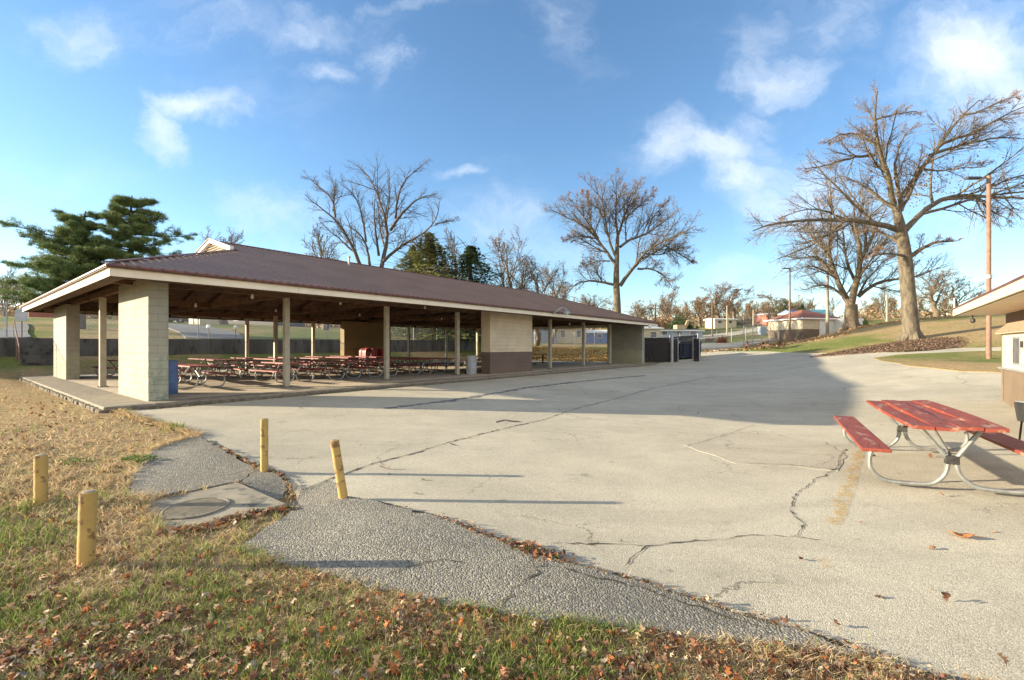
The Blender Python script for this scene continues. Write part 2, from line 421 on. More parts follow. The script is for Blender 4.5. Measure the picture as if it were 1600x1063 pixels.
def copy_thing(root, loc, rz=None, scale=None, label=None, group=None):
    def cp(o,par):
        c=o.copy(); COL.objects.link(c)
        if par is not None: c.parent=par
        for ch in kids.get(o.name,[]): cp(ch,c)
        return c
    kids={}
    for o in root.children_recursive: kids.setdefault(o.parent.name,[]).append(o)
    c=cp(root,None); c.location=loc
    if rz is not None: c.rotation_euler=(0,0,rz)
    if scale is not None: c.scale=scale if hasattr(scale,'__len__') else (scale,)*3
    if label: c['label']=label
    if group: c['group']=group
    return c
def smooth_path(pts, n=5):
    pts=[Vector(p) for p in pts]; out=[]
    q=[pts[0]*2-pts[1]]+pts+[pts[-1]*2-pts[-2]]
    for i in range(1,len(q)-2):
        a,b,c,d=q[i-1:i+3]
        for j in range(n):
            t=j/n
            out.append(.5*((2*b)+(c-a)*t+(2*a-5*b+4*c-d)*t*t+(3*b-a-3*c+d)*t*t*t))
    out.append(pts[-1]); return out
# ------------------------------------------------------------------ ground sheet (grid in the pavilion's own axes)
def axis(*seg):
    out=[]
    for a,b,st in seg: out += list(np.arange(a,b-1e-6,st))
    out.append(seg[-1][1]); return np.array(out)
ta = axis((-220,-80,20),(-80,-30,5),(-30,-12,1.5),(-12,8,.22),(8,34,.8),(34,60,2),(60,120,6),(120,300,20))
sa = axis((-220,-80,20),(-80,-30,5),(-30,-18,1.),(-18,-3,.22),(-3,S_WALL-.4,.7),(S_WALL-.4,S_WALL+.4,.1),(S_WALL+.4,60,1.6),(60,120,6),(120,300,20))
TT,SS = np.meshgrid(ta,sa,indexing='ij')
GX = P0[0]+TT*D1[0]+SS*D2[0]; GY = P0[1]+TT*D1[1]+SS*D2[1]
GZ = H(GX,GY)
nt_,ns_ = TT.shape
PAVE=[]
idx = np.arange(nt_*ns_).reshape(nt_,ns_)
Fq = np.stack([idx[:-1,:-1],idx[1:,:-1],idx[1:,1:],idx[:-1,1:]],-1).reshape(-1,4)

def inpoly(x, y, poly):
    x=np.asarray(x); y=np.asarray(y); c=np.zeros(x.shape,bool); n=len(poly)
    for i in range(n):
        x1,y1=poly[i][:2]; x2,y2=poly[(i+1)%n][:2]
        if y1==y2: continue
        m=((y1>y)!=(y2>y)) & (x<(x2-x1)*(y-y1)/(y2-y1)+x1)
        c^=m
    return c
def densify(poly, step, jit, closed=True):
    out=[]; n=len(poly)
    for i in range(n if closed else n-1):
        a=np.array(poly[i][:2]); b=np.array(poly[(i+1)%n][:2]); L=np.linalg.norm(b-a)
        dep=max(1.,abs(a[1]+b[1])/2/8)
        k=max(1,int(L/(step*dep))); nrm=np.array([-(b-a)[1],(b-a)[0]])/max(L,1e-6)
        for j in range(k):
            o=rng.normal()*jit if j else rng.normal()*jit*.3
            out.append(a+(b-a)*j/k+nrm*o)
    if not closed: out.append(np.array(poly[-1][:2]))
    return out
def sheet(name, poly, mat, off, step=.5, jit=0., est=.3, skirt=.06, parent=None, farstep=True, dz=None):
    edge=densify(poly,est,jit); n=len(edge)
    ex=np.array(edge); x0,y0=ex.min(0); x1,y1=ex.max(0)
    pts=[]
    y=y0+.3*step
    while y<y1:
        st=step*max(1.,y/10) if farstep else step
        xs=np.arange(x0+.2*st,x1,st)+(rng.random()*.3*st)
        if farstep: xs=xs[(np.abs(xs)<6+1.6*max(y,0)+0*xs)|(np.mod(np.arange(len(xs)),4)==0)]
        pts += [(a,y) for a in xs]; y+=st
    pts=np.array(pts) if len(pts) else np.zeros((0,2))
    if len(pts):
        pts=pts[inpoly(pts[:,0],pts[:,1],ex)]
        # stay off the boundary
        if len(pts):
            d=np.min(((pts[:,None,:]-ex[None])**2).sum(-1),1); pts=pts[d>(est*.35)**2]
    vin=[Vector(p) for p in edge]+[Vector(p) for p in pts]
    vo,eo,fo,_,_,_=delaunay_2d_cdt(vin,[],[list(range(n))],1,1e-5)
    V=np.array([[v.x,v.y] for v in vo]); z=H(V[:,0],V[:,1])+off+.0011*np.maximum(V[:,1],0)
    if dz is not None: z=z+dz(V[:,0],V[:,1])
    verts=[(a[0],a[1],c) for a,c in zip(V,z)]; faces=[tuple(f) for f in fo]
    cnt={}
    for f in faces:
        for i in range(len(f)):
            a,b=f[i],f[(i+1)%len(f)]
            cnt[(a,b)]=1
    bd=[(a,b) for (a,b) in cnt if (b,a) not in cnt]
    low={}
    for a,b in bd:
        for q in (a,b):
            if q not in low: low[q]=len(verts); verts.append((verts[q][0],verts[q][1],verts[q][2]-skirt-off))
        faces.append((b,a,low[a],low[b]))
    mb=MB(); mb.v=verts; mb.f=faces
    o=mb.build(name,mat,parent,smooth=True)
    return o, V
def gpoly(l): return [tuple(G(*p)[:2]) for p in l]

LOT = gpoly([(178,643),(215,655),(262,667),(308,682),(345,702),(398,730),(442,748),(462,772),(478,790),(535,784),(600,789),(680,810),(760,838),
             (850,868),(950,896),(1060,930),(1200,974),(1350,1020),(1450,1052)])
LOT += [(3.2,1.9),(6,.6),(14,-3),(30,-6),(46,8)]
LOT += gpoly([(1900,538),(1600,542),(1492,545),(1455,549),(1400,552),(1310,552),(1200,550),(1130,550),(1062,551)])
LOT += [TS(37.5,4.0),TS(37.5,-.4)]+[TS(t,-.95) for t in (30,20,10,4,0)]
lot,_ = sheet('parking_lot',LOT,M['lot'],.004,.45,.03,.3,.05)
struct(lot)
APRON = gpoly([(375,862),(400,842),(455,803),(500,787),(545,781),(600,791),(680,812),(760,841),(850,872),(950,900),(1060,934),(1200,978),(1350,1025),(1440,1054)])
APRON += [(3.0,1.75),(4.5,1.0),(3.2,.9)]
APRON += gpoly([(1480,1060),(1380,1036),(1250,1018),(1100,1005),(950,985),(820,972),(700,950),(600,925),(520,905),(450,888)])
apron,_ = sheet('old_asphalt',APRON,M['apron'],.026,.22,.03,.11,.08,dz=lambda x,y:.012*np.sin(x*3.1+1)*np.sin(y*2.7))
struct(apron)
PATCH2 = gpoly([(208,742),(225,712),(262,694),(310,684),(345,704),(398,732),(385,748),(372,756),(300,770),(218,779),(200,765)])
PO2,_ = sheet('old_asphalt_patch',PATCH2,M['apron'],.02,.22,.035,.11,.07); struct(PO2)
PATCH3 = gpoly([(378,757),(402,734),(440,744),(452,765),(440,782),(420,786)])
PO3,_ = sheet('broken_asphalt',PATCH3,M['apron'],.018,.15,.015,.12,.06); struct(PO3)
PATCH4 = gpoly([(452,795),(470,768),(510,752),(535,762),(528,783),(478,800)])
PO4,_ = sheet('sunken_asphalt',PATCH4,M['apron'],.014,.15,.015,.12,.06); struct(PO4)
REPAIR = gpoly([(1068,697),(1150,726),(1240,730),(1310,738),(1320,712),(1290,692),(1180,674),(1120,682)])
PO6,_ = sheet('asphalt_repair',REPAIR,asphalt_mat('repair_asphalt',(.46,.41,.315),(.37,.33,.255),.42,.004,140),.009,.3,.02,.2,.04); struct(PO6)
VERGE = gpoly([(1365,561),(1400,556),(1460,553),(1530,550),(1640,548),(1660,583),(1570,584),(1500,582),(1420,574)])
PO5,_ = sheet('grass_verge',VERGE,M['ground'],.03,.5,.06,.3,.06); struct(PO5)
ROAD = gpoly([(1068,548),(1128,549),(1150,545),(1190,537),(1230,531),(1228,528),(1180,532),(1140,537),(1060,539)])
rd,_ = sheet('road',ROAD,M['lot'],.05,1.5,.05,.8,.05); struct(rd)
ROAD2 = gpoly([(1090,532),(1150,525),(1200,516),(1240,509),(1238,506),(1190,512),(1140,520),(1060,531)])
rd,_ = sheet('road_to_lot',ROAD2,M['lot'],.05,2.5,.05,1.2,.05); struct(rd)
DRV = gpoly([(-30,529),(38,529),(48,528),(44,516),(42,507),(30,505),(20,509),(0,517),(-30,527)])
rd,_ = sheet('driveway',DRV,M['drive'],.04,1.5,.05,.8,.05); struct(rd)
DRV2 = gpoly([(290,529),(335,530),(380,530),(372,521),(340,514),(300,509),(262,507),(262,513),(280,520)])
rd,_ = sheet('terrace_path',DRV2,M['drive'],.04,1.5,.05,.8,.05); struct(rd)

# concrete pad with the manhole
pc = [G(215,788),G(372,757),G(450,797),G(252,836)]
zt = [p[2]+z for p,z in zip(pc,(.005,.03,.065,.012))]
pv = [(p[0],p[1],z) for p,z in zip(pc,zt)]+[(p[0],p[1],z-.16) for p,z in zip(pc,zt)]
mb=MB(); mb.add(pv,[(0,1,2,3),(7,6,5,4)]+[(i,i+4,(i+1)%4+4,(i+1)%4) for i in range(4)])
pad=mb.build('concrete_pad',M['pad'],bevel=.015); struct(pad)
nrm=(Vector(pv[2])-Vector(pv[0])).cross(Vector(pv[3])-Vector(pv[1])).normalized()
if nrm.z<0: nrm=-nrm
ray=Vector(((306-CX)/F,1,-(794-HY)/F)); org=Vector((0,0,EYE))
tt=(Vector(pv[0])*.5+Vector(pv[2])*.5-org).dot(nrm)/ray.dot(nrm); mc=org+ray*tt
mh=thing('manhole_cover','round ribbed cast iron manhole cover set in the tilted concrete pad','manhole cover',mc)
mh.rotation_mode='QUATERNION'; mh.rotation_quaternion=Vector((0,0,1)).rotation_difference(nrm)
b=MB(); b.lathe([(.262,.001),(.262,.008),(.255,.010),(.02,.010)],40)
for i in range(-9,10):
    y=i*.026; w=math.sqrt(max(.24**2-y*y,0)); b.box(-w,y-.006,.009,w,y+.006,.0145)
b.build('lid',M['cover'],mh)
b=MB(); n=48
vs=[];fs=[]
for r_,z_ in ((.268,.002),(.27,.013),(.295,.013),(.30,.002)):
    for j in range(n): a=2*math.pi*j/n; vs.append((r_*math.cos(a),r_*math.sin(a),z_))
for i in range(3):
    for j in range(n): fs.append((i*n+j,i*n+(j+1)%n,(i+1)*n+(j+1)%n,(i+1)*n+j))
b.add(vs,fs); b.build('rim',M['cover'],mh)

# cracks: thin dirty gaps in the paving, part of the lot
def ribbon(name, pxl, w, mat, parent, off=.03, wj=.6, jit=.012, sub=.06):
    pts=[G(*p)[:2] for p in pxl]; d=densify(pts,sub,jit,closed=False); d=np.array(d)
    L=[];Rr=[]
    for i,p in enumerate(d):
        t=d[min(i+1,len(d)-1)]-d[max(i-1,0)]; t=t/ (np.linalg.norm(t)+1e-9); nn=np.array([-t[1],t[0]])
        ww=w*(1+wj*rng.normal())*.5; ww=max(ww,.15*w)
        if i in (0,len(d)-1): ww*=.2
        L.append(p+nn*ww); Rr.append(p-nn*ww*max(.2,(1+.5*rng.normal())))
    A=np.array(L+Rr); z=np.array([ztop(*q) for q in A])+.004+.0003*A[:,1]
    k=len(d); mb=MB(); mb.add([(a[0],a[1],c) for a,c in zip(A,z)],[(i,i+1,k+i+1,k+i) for i in range(k-1)])
    o=mb.build(name,mat,parent); return o
for pol in (LOT,VERGE):
    GZ=np.where(inpoly(GX,GY,np.array(pol)),np.minimum(GZ,H(GX,GY)-.07-.001*np.maximum(GY,0)),GZ)
struct(np_mesh('ground',np.stack([GX,GY,GZ],-1).reshape(-1,3),Fq,M['ground'],smooth=True))
from mathutils.bvhtree import BVHTree
BV=[]
for o_ in (lot,apron,PO2,PO3,PO4,PO5,PO6):
    BV.append(BVHTree.FromPolygons([tuple(v_.co) for v_ in o_.data.vertices],[tuple(p_.vertices) for p_ in o_.data.polygons]))
def ztop(x,y):
    best=None
    for bv in BV:
        h=bv.ray_cast(Vector((x,y,8)),Vector((0,0,-1)))[0]
        if h is not None and (best is None or h.z>best): best=h.z
    return best if best is not None else Hs(x,y)
CR=[([(975,890),(990,872),(1010,855),(1060,850),(1130,846),(1175,838),(1240,840),(1258,822),(1235,800),(1243,775),(1275,750),(1308,735),(1312,715),(1320,703)],.009),
    ([(1240,841),(1285,846)],.012),([(1010,856),(960,852),(860,851)],.009),([(1150,725),(1230,728),(1308,735)],.008),
    ([(505,757),(540,742),(585,725),(640,712),(700,693),(760,678),(800,668),(850,657),(900,640),(960,625),(1020,608),(1080,596),(1120,588)],.022),
    ([(700,693),(720,700)],.02),
    ([(1070,700),(1130,683),(1180,665)],.008),
    ([(330,690),(365,712),(405,731),(438,745),(452,768)],.05)]
for c,w in CR: ribbon('crack',c,w,M['crack'],lot,off=.028)
ribbon('crack',[(788,960),(800,930),(832,908),(850,885),(845,870)],.011,M['crack'],apron,off=.052,jit=.025)
ribbon('crack',[(548,782),(600,788),(680,809),(760,838),(850,869),(950,897),(1060,931),(1200,975),(1330,1015)],.030,M['crack'],apron,jit=.012)
ribbon('crack',[(880,893),(950,912),(1060,944),(1200,990)],.012,M['crack'],apron,jit=.02)
ribbon('crack',[(600,905),(640,893),(690,880),(730,886)],.007,M['crack'],apron,jit=.02)
ribbon('crack',[(620,700),(590,716),(600,735)],.006,M['crack'],lot,jit=.02)
ribbon('crack',[(870,640),(905,655),(960,660)],.008,M['crack'],lot,jit=.03)
ribbon('tar_seam',[(600,640),(700,628),(790,613),(830,606),(900,598),(960,592),(1010,588)],.16,P('dark_tar',(.12,.12,.12),(.17,.165,.16),4,.8),lot,off=.027,wj=.35,jit=.04)
ribbon('tar_patch',[(775,662),(790,658),(815,661)],.14,M['crack'],lot,off=.027,wj=.5,jit=.05,sub=.08)
# worn yellow stall line
m,nt,bs=new_mat('worn_yellow_line'); b=NB(nt); v=b.pos()
b.put(bs.inputs['Base Color'],(.60,.40,.14,1)); bs.inputs['Roughness'].default_value=.8
wr=b.ramp(b.noise(v,5.,6,.75),.42,.62,.75,.12)
wr=b.math('MULTIPLY',wr,b.ramp(b.voro(v,110.,out='Color'),.3,.6))
tr=nt.nodes.new('ShaderNodeBsdfTransparent'); mx=nt.nodes.new('ShaderNodeMixShader'); b.put(mx.inputs[0],wr)
nt.links.new(tr.outputs[0],mx.inputs[1]); nt.links.new(bs.outputs[0],mx.inputs[2])
nt.links.new(mx.outputs[0],[n for n in nt.nodes if n.type=='OUTPUT_MATERIAL'][0].inputs[0])
ribbon('stall_line',[(1350,690),(1341,715),(1328,760),(1312,802),(1303,822)],.12,m,lot,off=.027,wj=.04,jit=.002)
ribbon('stall_line',[(1284,874),(1290,890)],.12,m,lot,off=.027,wj=.2,jit=.006)

# ------------------------------------------------------------------ retaining wall and steps
def zt_wall(t): return 1.80+.0075*max(0,min(t,40))
rw=thing('retaining_wall','long stained concrete retaining wall behind the picnic pavilion','wall',(P0[0],P0[1],0),PAV_ROT)
mb=MB(); ts=[-9+i*4.4 for i in range(0,11)]
for a,bb in zip(ts[:-1],ts[1:]):
    mb.add([(a,S_WALL-.16,-.3),(bb-.02,S_WALL-.16,-.3),(bb-.02,S_WALL+.14,-.3),(a,S_WALL+.14,-.3),
            (a,S_WALL-.16,zt_wall(a)),(bb-.02,S_WALL-.16,zt_wall(bb)),(bb-.02,S_WALL+.14,zt_wall(bb)),(a,S_WALL+.14,zt_wall(a))],
           [(0,3,2,1),(4,5,6,7),(0,1,5,4),(1,2,6,5),(2,3,7,6),(3,0,4,7)])
mb.build('wall_panel',M['wallc'],rw)
mb=MB()
for t in ts[1:-1]: mb.box(t-.1,S_WALL-.26,-.3,t+.1,S_WALL-.162,zt_wall(t)-.1)
mb.build('pilaster',M['wallc'],rw)
st=thing('concrete_steps','dark concrete steps climbing through the retaining wall beside the pale sign','steps',(P0[0],P0[1],0),PAV_ROT)
t0=float(t_at(62,S_WALL-1.3))
mb=MB(); z0=.35; n=8
for i in range(n):
    z1=z0+(1.82-z0)*(i+1)/n; s1=S_WALL-.2-(n-i)*.32
    mb.box(t0-.75,s1,-.2,t0+.75,S_WALL-.17,z1) if i==0 else mb.box(t0-.75,s1,z0+(1.82-z0)*i/n+.0,t0+.75,S_WALL-.17,z1)
mb.build('step',M['wallc'],st)
for sx in (-.85,.85):
    mb=MB(); mb.tube([(t0+sx,S_WALL-2.7,.2),(t0+sx,S_WALL-2.7,1.35),(t0+sx,S_WALL-.1,2.75),(t0+sx,S_WALL-.1,1.7)],.025,8)
    mb.tube([(t0+sx,S_WALL-1.4,.6),(t0+sx,S_WALL-1.4,2.05)],.022,6); mb.build('handrail',M['rust'],st)

# ------------------------------------------------------------------ pavilion
PV=thing('picnic_pavilion','long open picnic pavilion with brown ribbed metal roof and cream block piers','pavilion',(P0[0],P0[1],0),PAV_ROT)
E0,E1,ES0,ES1=-.9,32.0,-.9,16.2      # eave rectangle (t, s)
RS=7.2; RZ=5.72; RT0,RT1=4.0,26.4    # ridge
EZ=3.20                               # top of fascia
# floor slab
b=MB(); b.box(-.95,-.62,-.26,32.3,16.4,-.012); 
b.build('floor_slab',M['slab'],PV,bevel=.02)
b=MB(); b.box(-.955,-.625,-.3,-.03,16.4,-.004); b.box(-.027,-.625,-.3,32.3,.02,-.004); b.build('slab_border',M['slab_border'],PV,bevel=.02)
b=MB()
rr=random.Random(3)
def ragged(a,bx,fixed,alongt=True,w=.13):
    n=int((bx-a)/.15)
    for i in range(n):
        u0=a+i*.15; w_=w*(.35+.5*rr.random()); z_=-.045-.025*rr.random()
        if alongt: b.box(u0,fixed-w_,-.3,u0+.165,fixed+.05,z_)
        else: b.box(fixed-w_,u0,-.3,fixed+.05,u0+.165,z_)
ragged(-1.05,32.2,-.63); ragged(-.7,16.3,-.97,False)
b.build('slab_edge',M['slab_edge'],PV,bevel=.012)
# block piers
PIERS=[(0,0,.42,3.05,'pier_worn'),(0,11.9,.42,15.2,'pier'),(31.1,0,31.5,3.0,'pier'),(31.1,12.0,31.5,15.2,'pier'),(14.3,14.65,18.2,15.15,'back_block')]
for x0,y0,x1,y1,m in PIERS:
    zt=3.13; b=MB(); b.box(x0,y0,-.02,x1,y1,zt); b.build('block_pier',M[m],PV,bevel=.008)
b=MB(); b.box(13.7,.62,-.02,17.25,1.22,3.13); b.build('block_wall',M['cream_block'],PV,bevel=.008)['label']='cream over brown painted block wall'
# posts
POSTS=[(4.13,1.5),(8.3,1.6),(12.35,1.55),(20.35,1.5),(24.5,1.5),(28.45,1.45),(8.2,15.1),(12.3,15.1),(20.3,15.1),(24.4,15.1),(28.4,15.1),(8.2,11.4),(.2,6.3)]
for t,s in POSTS:
    b=MB(); b.box(t-.085,s-.085,-.02,t+.085,s+.085,3.03); po=b.build('post',M['post'],PV,bevel=.008)
    b=MB(); b.box(t-.14,s-.14,-.012,t+.14,s+.14,.0); 
    for i,j in ((-1,-1),(1,-1),(1,1),(-1,1)): b.lathe([(.016,0),(.016,.02)],6,(t+i*.11,s+j*.11,0))
    b.build('base_plate',M['clamp'],po)
# fascia: two boards round the eave, the upper one standing proud
b=MB()
for (z0,z1,o) in ((EZ-.25,EZ-.085,0.),(EZ-.083,EZ,.022)):
    tt_=E0-o
    while tt_<E1+o:
        te_=min(tt_+4.27,E1+o); b.box(tt_,ES0-o,z0+.004*random.random(),te_-(.007 if te_<E1 else 0),ES0+.035,z1); tt_=te_
    b.box(E0-o,ES0+.0351,z0,E1+o,ES0+.036,z1); b.box(E0-o,ES1-.035,z0,E1+o,ES1+o,z1)
    b.box(E0-o,ES0+.037,z0,E0+.035,ES1-.037,z1); b.box(E1-.035,ES0+.037,z0,E1+o,ES1-.037,z1)
b.build('fascia',M['fascia'],PV)
# roof skin: hip with a gablet at the camera end
GH=5.10                        # gablet foot on the end slope
ov=.06
C=[(E0-ov,ES0-ov,EZ+.01),(E1+ov,ES0-ov,EZ+.01),(E1+ov,ES1+ov,EZ+.01),(E0-ov,ES1+ov,EZ+.01)]
rA=(RT0-.1,RS,RZ); rB=(RT1,RS,RZ)
def front_z(s): return EZ+.01+(RZ-EZ-.01)*(s-(ES0-ov))/(RS-(ES0-ov))
def back_z(s): return EZ+.01+(RZ-EZ-.01)*((ES1+ov)-s)/((ES1+ov)-RS)
gs0=ES0-ov+(GH-EZ-.01)/(RZ-EZ-.01)*(RS-ES0+ov); gs1=ES1+ov-(GH-EZ-.01)/(RZ-EZ-.01)*(ES1+ov-RS)
gF=(RT0-.1,gs0,GH); gB=(RT0-.1,gs1,GH)
th=.05
def slab_poly(mb, pts, dz=-th):
    n=len(pts); vs=[tuple(p) for p in pts]+[(p[0],p[1],p[2]+dz) for p in pts]
    mb.add(vs,[tuple(range(n)),tuple(range(n,2*n))[::-1]]+[(i,n+i,n+(i+1)%n,(i+1)%n) for i in range(n)])
b=MB()
slab_poly(b,[C[0],C[1],rB,rA,gF]); slab_poly(b,[C[2],C[3],gB,rA,rB]); slab_poly(b,[C[3],C[0],gF,gB]); slab_poly(b,[C[1],C[2],rB])
# standing ribs on the two long slopes and the end slope
def line_at(t, long_front=True):
    pass
k=0; t=E0+.05
while t<E1:
    # upper limit of the front slope at this t
    for side in (0,1):
        sE=ES0-ov if side==0 else ES1+ov
        gs=gs0 if side==0 else gs1; fz=front_z if side==0 else back_z
        if t<rA[0]:
            fr=(t-C[0][0])/(gF[0]-C[0][0]); s_top=sE+(gs-sE)*fr
        elif t<=RT1: s_top=RS
        else:
            fr=(t-RT1)/(C[1][0]-RT1); s_top=RS+(sE-RS)*fr
        if abs(s_top-sE)>.15:
            z0=fz(sE); z1=fz(s_top)
            for dt,w,h in ((0,.026,.027),):
                v=[(t-w,sE,z0),(t+w,sE,z0),(t+w*.5,sE,z0+h),(t-w*.5,sE,z0+h),(t-w,s_top,z1),(t+w,s_top,z1),(t+w*.5,s_top,z1+h),(t-w*.5,s_top,z1+h)]
                b.add(v,[(3,2,1,0),(4,5,6,7),(1,2,6,5),(2,3,7,6),(3,0,4,7)])
    t+=.2286
b.build('roof',M['roof'],PV)
b=MB()   # dark red edge trim with the open ends of the ribs, ridge and hip caps
b.box(E0-ov-.01,ES0-ov-.012,EZ-.035,E1+ov+.01,ES0-ov-.002,EZ+.004); b.box(E0-ov-.012,ES0-ov,EZ-.035,E0-ov-.002,ES1+ov,EZ+.004)
t=E0+.05
while t<E1:
    b.box(t-.03,ES0-ov-.02,EZ-.03,t+.03,ES0-ov+.03,EZ+.028); t+=.2286
for a,c in ((rA,rB),(C[0],gF),(C[1],rB),(C[2],rB),(C[3],gB),(gF,rA),(gB,rA)):
    b.bar((a[0],a[1],a[2]+.03),(c[0],c[1],c[2]+.03),.13,.03)
b.build('roof_trim',M['roof_trim'],PV)
# gablet: white frame and slanted louvres
gv=MB(); gx=RT0-.12
gv.bar((gx-.16,gs0-.15,GH+.02),(gx-.16,RS,RZ+.02),.16,.14,up=(1,0,0)); gv.bar((gx-.16,gs1+.15,GH+.02),(gx-.16,RS,RZ+.02),.16,.14,up=(1,0,0))
gvo=gv.build('gable_frame',M['white'],PV)
gv=MB(); hgt=RZ-GH
for i in range(6):
    z=GH+.05+i*hgt/6.2; fr=(z-GH)/hgt; a=gs0+(RS-gs0)*fr+.1; c=gs1+(RS-gs1)*fr-.1
    if c>a: gv.bar((gx-.08,a,z),(gx-.08,c,z),.07,.02,up=(.5,0,1))
gv.build('louvre',M['fascia'],gvo)
gv=MB(); gv.add([(gx+.04,gs0,GH-.03),(gx+.04,gs1,GH-.03),(gx+.04,RS,RZ-.05)],[(0,1,2)]); gv.build('louvre_back',M['darkroof'],gvo)
gv=MB(); slab_poly(gv,[(gx-.27,gs0-.16,GH+.06),(rA[0],gs0-.02,GH+.075),(rA[0],RS,RZ+.065),(gx-.27,RS,RZ+.065)],.03)
slab_poly(gv,[(gx-.27,gs1+.16,GH+.06),(rA[0],gs1+.02,GH+.075),(rA[0],RS,RZ+.065),(gx-.27,RS,RZ+.065)],.03); gv.build('gable_roof',M['roof'],gvo)
# timber: decking boards below the skin are the skin's underside; rafters, beams, tie beams
b=MB()
def under(t,s):
    z=min(front_z(s) if s<RS else back_z(s), EZ+.01+(GH-EZ)*(t-E0)/(RT0-E0) if t<RT0 else 99, EZ+(RZ-EZ)*(E1-t)/(E1-RT1) if t>RT1 else 99)
    return z
def deckpoly(pts): slab_poly(b,[(p[0],p[1],p[2]-.062) for p in pts],-.02)
deckpoly([C[0],C[1],rB,rA,gF]); deckpoly([C[2],C[3],gB,rA,rB]); deckpoly([C[3],C[0],gF,gB]); deckpoly([C[1],C[2],rB])
b.build('roof_deck',M['wood_dark'],PV)
b=MB(); t=E0+.65
while t<E1-.4:
    pts=[]
    for s in (ES0+.05,RS,ES1-.05): pass
    # front rafter and back rafter following the skin
    for sA,sB in ((ES0+.05,RS),(ES1-.05,RS)):
        n=6; prev=None
        for i in range(n+1):
            s=sA+(sB-sA)*i/n; z=under(t,s)-.17
            if prev and not (abs(prev[1]-z)<1e-3 and z>EZ+.3 and (t<RT0 or t>RT1) and False): b.bar((t,prev[0],prev[1]),(t,s,z),.05,.17)
            prev=(s,z)
    t+=.61*2
b.build('rafter',M['wood_dark'],PV)
for s in (1.5,15.1):
    b=MB(); b.box(E0+.05,s-.07,3.035,E1-.05,s+.07,3.28); b.build('beam',M['wood_beam'],PV)
b=MB(); b.box(.05,8.3,3.035,31.3,8.44,3.26); b.build('beam',M['wood_beam'],PV)
for t in [.21]+[4.13+4.06*i for i in range(7)]:
    b=MB(); b.box(t-.06,1.6,3.06,t+.06,15.0,3.26); b.build('tie_beam',M['wood_beam'],PV)
b=MB(); b.box(E0+.04,ES0+.04,EZ-.262,E1-.04,ES0+.30,EZ-.25); b.box(E0+.04,ES1-.3,EZ-.262,E1-.04,ES1-.04,EZ-.25); b.box(E0+.04,ES0+.302,EZ-.262,E0+.3,ES1-.302,EZ-.25)
b.build('soffit_board',M['wood_dark'],PV)
# vent pipe
b=MB(); b.lathe([(.05,0),(.05,.38),(.075,.38),(.075,.45),(.02,.47)],10,(9.3,6.0,front_z(6.0))); b.build('vent_pipe',M['galv_dull'],PV)
# gooseneck lamp on the fascia and a flood light
gl=thing('gooseneck_lamp','small gooseneck lamp arching off the pavilion fascia above the cream block wall','wall lamp',(0,0,0))
gl.location=(*TS(16.9,-.93),EZ-.1); gl.rotation_euler=(0,0,PAV_ROT)
b=MB(); b.tube(smooth_path([(0,0,0),(0,-.18,.05),(.25,-.38,.28),(.62,-.45,.30),(.72,-.45,.22)]),.022,8); b.build('arm',M['galv_dull'],gl,smooth=True)
b=MB(); b.lathe([(.03,.22),(.09,.2),(.2,.06),(.21,.02),(.19,.02)],16,(.76,-.45,0)); b.build('shade',M['galv'],gl,smooth=True)
b=MB(); b.lathe([(.02,.04),(.07,.03),(.09,-.04),(.06,-.1),(.01,-.12)],12,(.76,-.45,0)); b.build('globe',M['bulb'],gl,smooth=True)
fl=thing('flood_light','small white flood light under the far corner of the pavilion eave','flood light',(*TS(30.2,-.93),EZ-.32),PAV_ROT)
b=MB(); b.box(-.2,-.12,-.1,.2,0,.1); b.build('housing',M['white'],fl,bevel=.02); b=MB(); b.bar((0,0,.1),(0,0,.2),.05,.05); b.build('bracket',M['white'],fl)
# bare bulb holders hanging under the roof
k=0
for px,py,t in [(306,477,2.6),(394,463,2.6),(431,485,6.2),(532,473,6.2),(562,492,9.8),(664,480,9.8),(690,498,14.),(890,506,22.)]:
    r=(px-CX)/F
    # place on the line of sight at the given bay
    s=((P0[0]+t*D1[0])-r*(P0[1]+t*D1[1]))/(r*D2[1]-D2[0]); x,y=TS(t,s)
    z=EYE-(py-HY)/F*y
    zu=under(t,s)-.1
    lt=thing('hanging_bulb','bare white bulb on a short holder under the pavilion roof','light bulb',(x,y,z),0,'bare bulbs under the pavilion roof')
    b=MB(); b.tube([(0,0,.06),(0,0,max(.15,zu-z))],.006,5); b.build('stem',M['black'],lt)
    b=MB(); b.lathe([(.015,.07),(.03,.06),(.035,.02),(.045,-.02),(.04,-.06),(.015,-.08)],10); b.build('bulb',M['bulb'],lt,smooth=True)
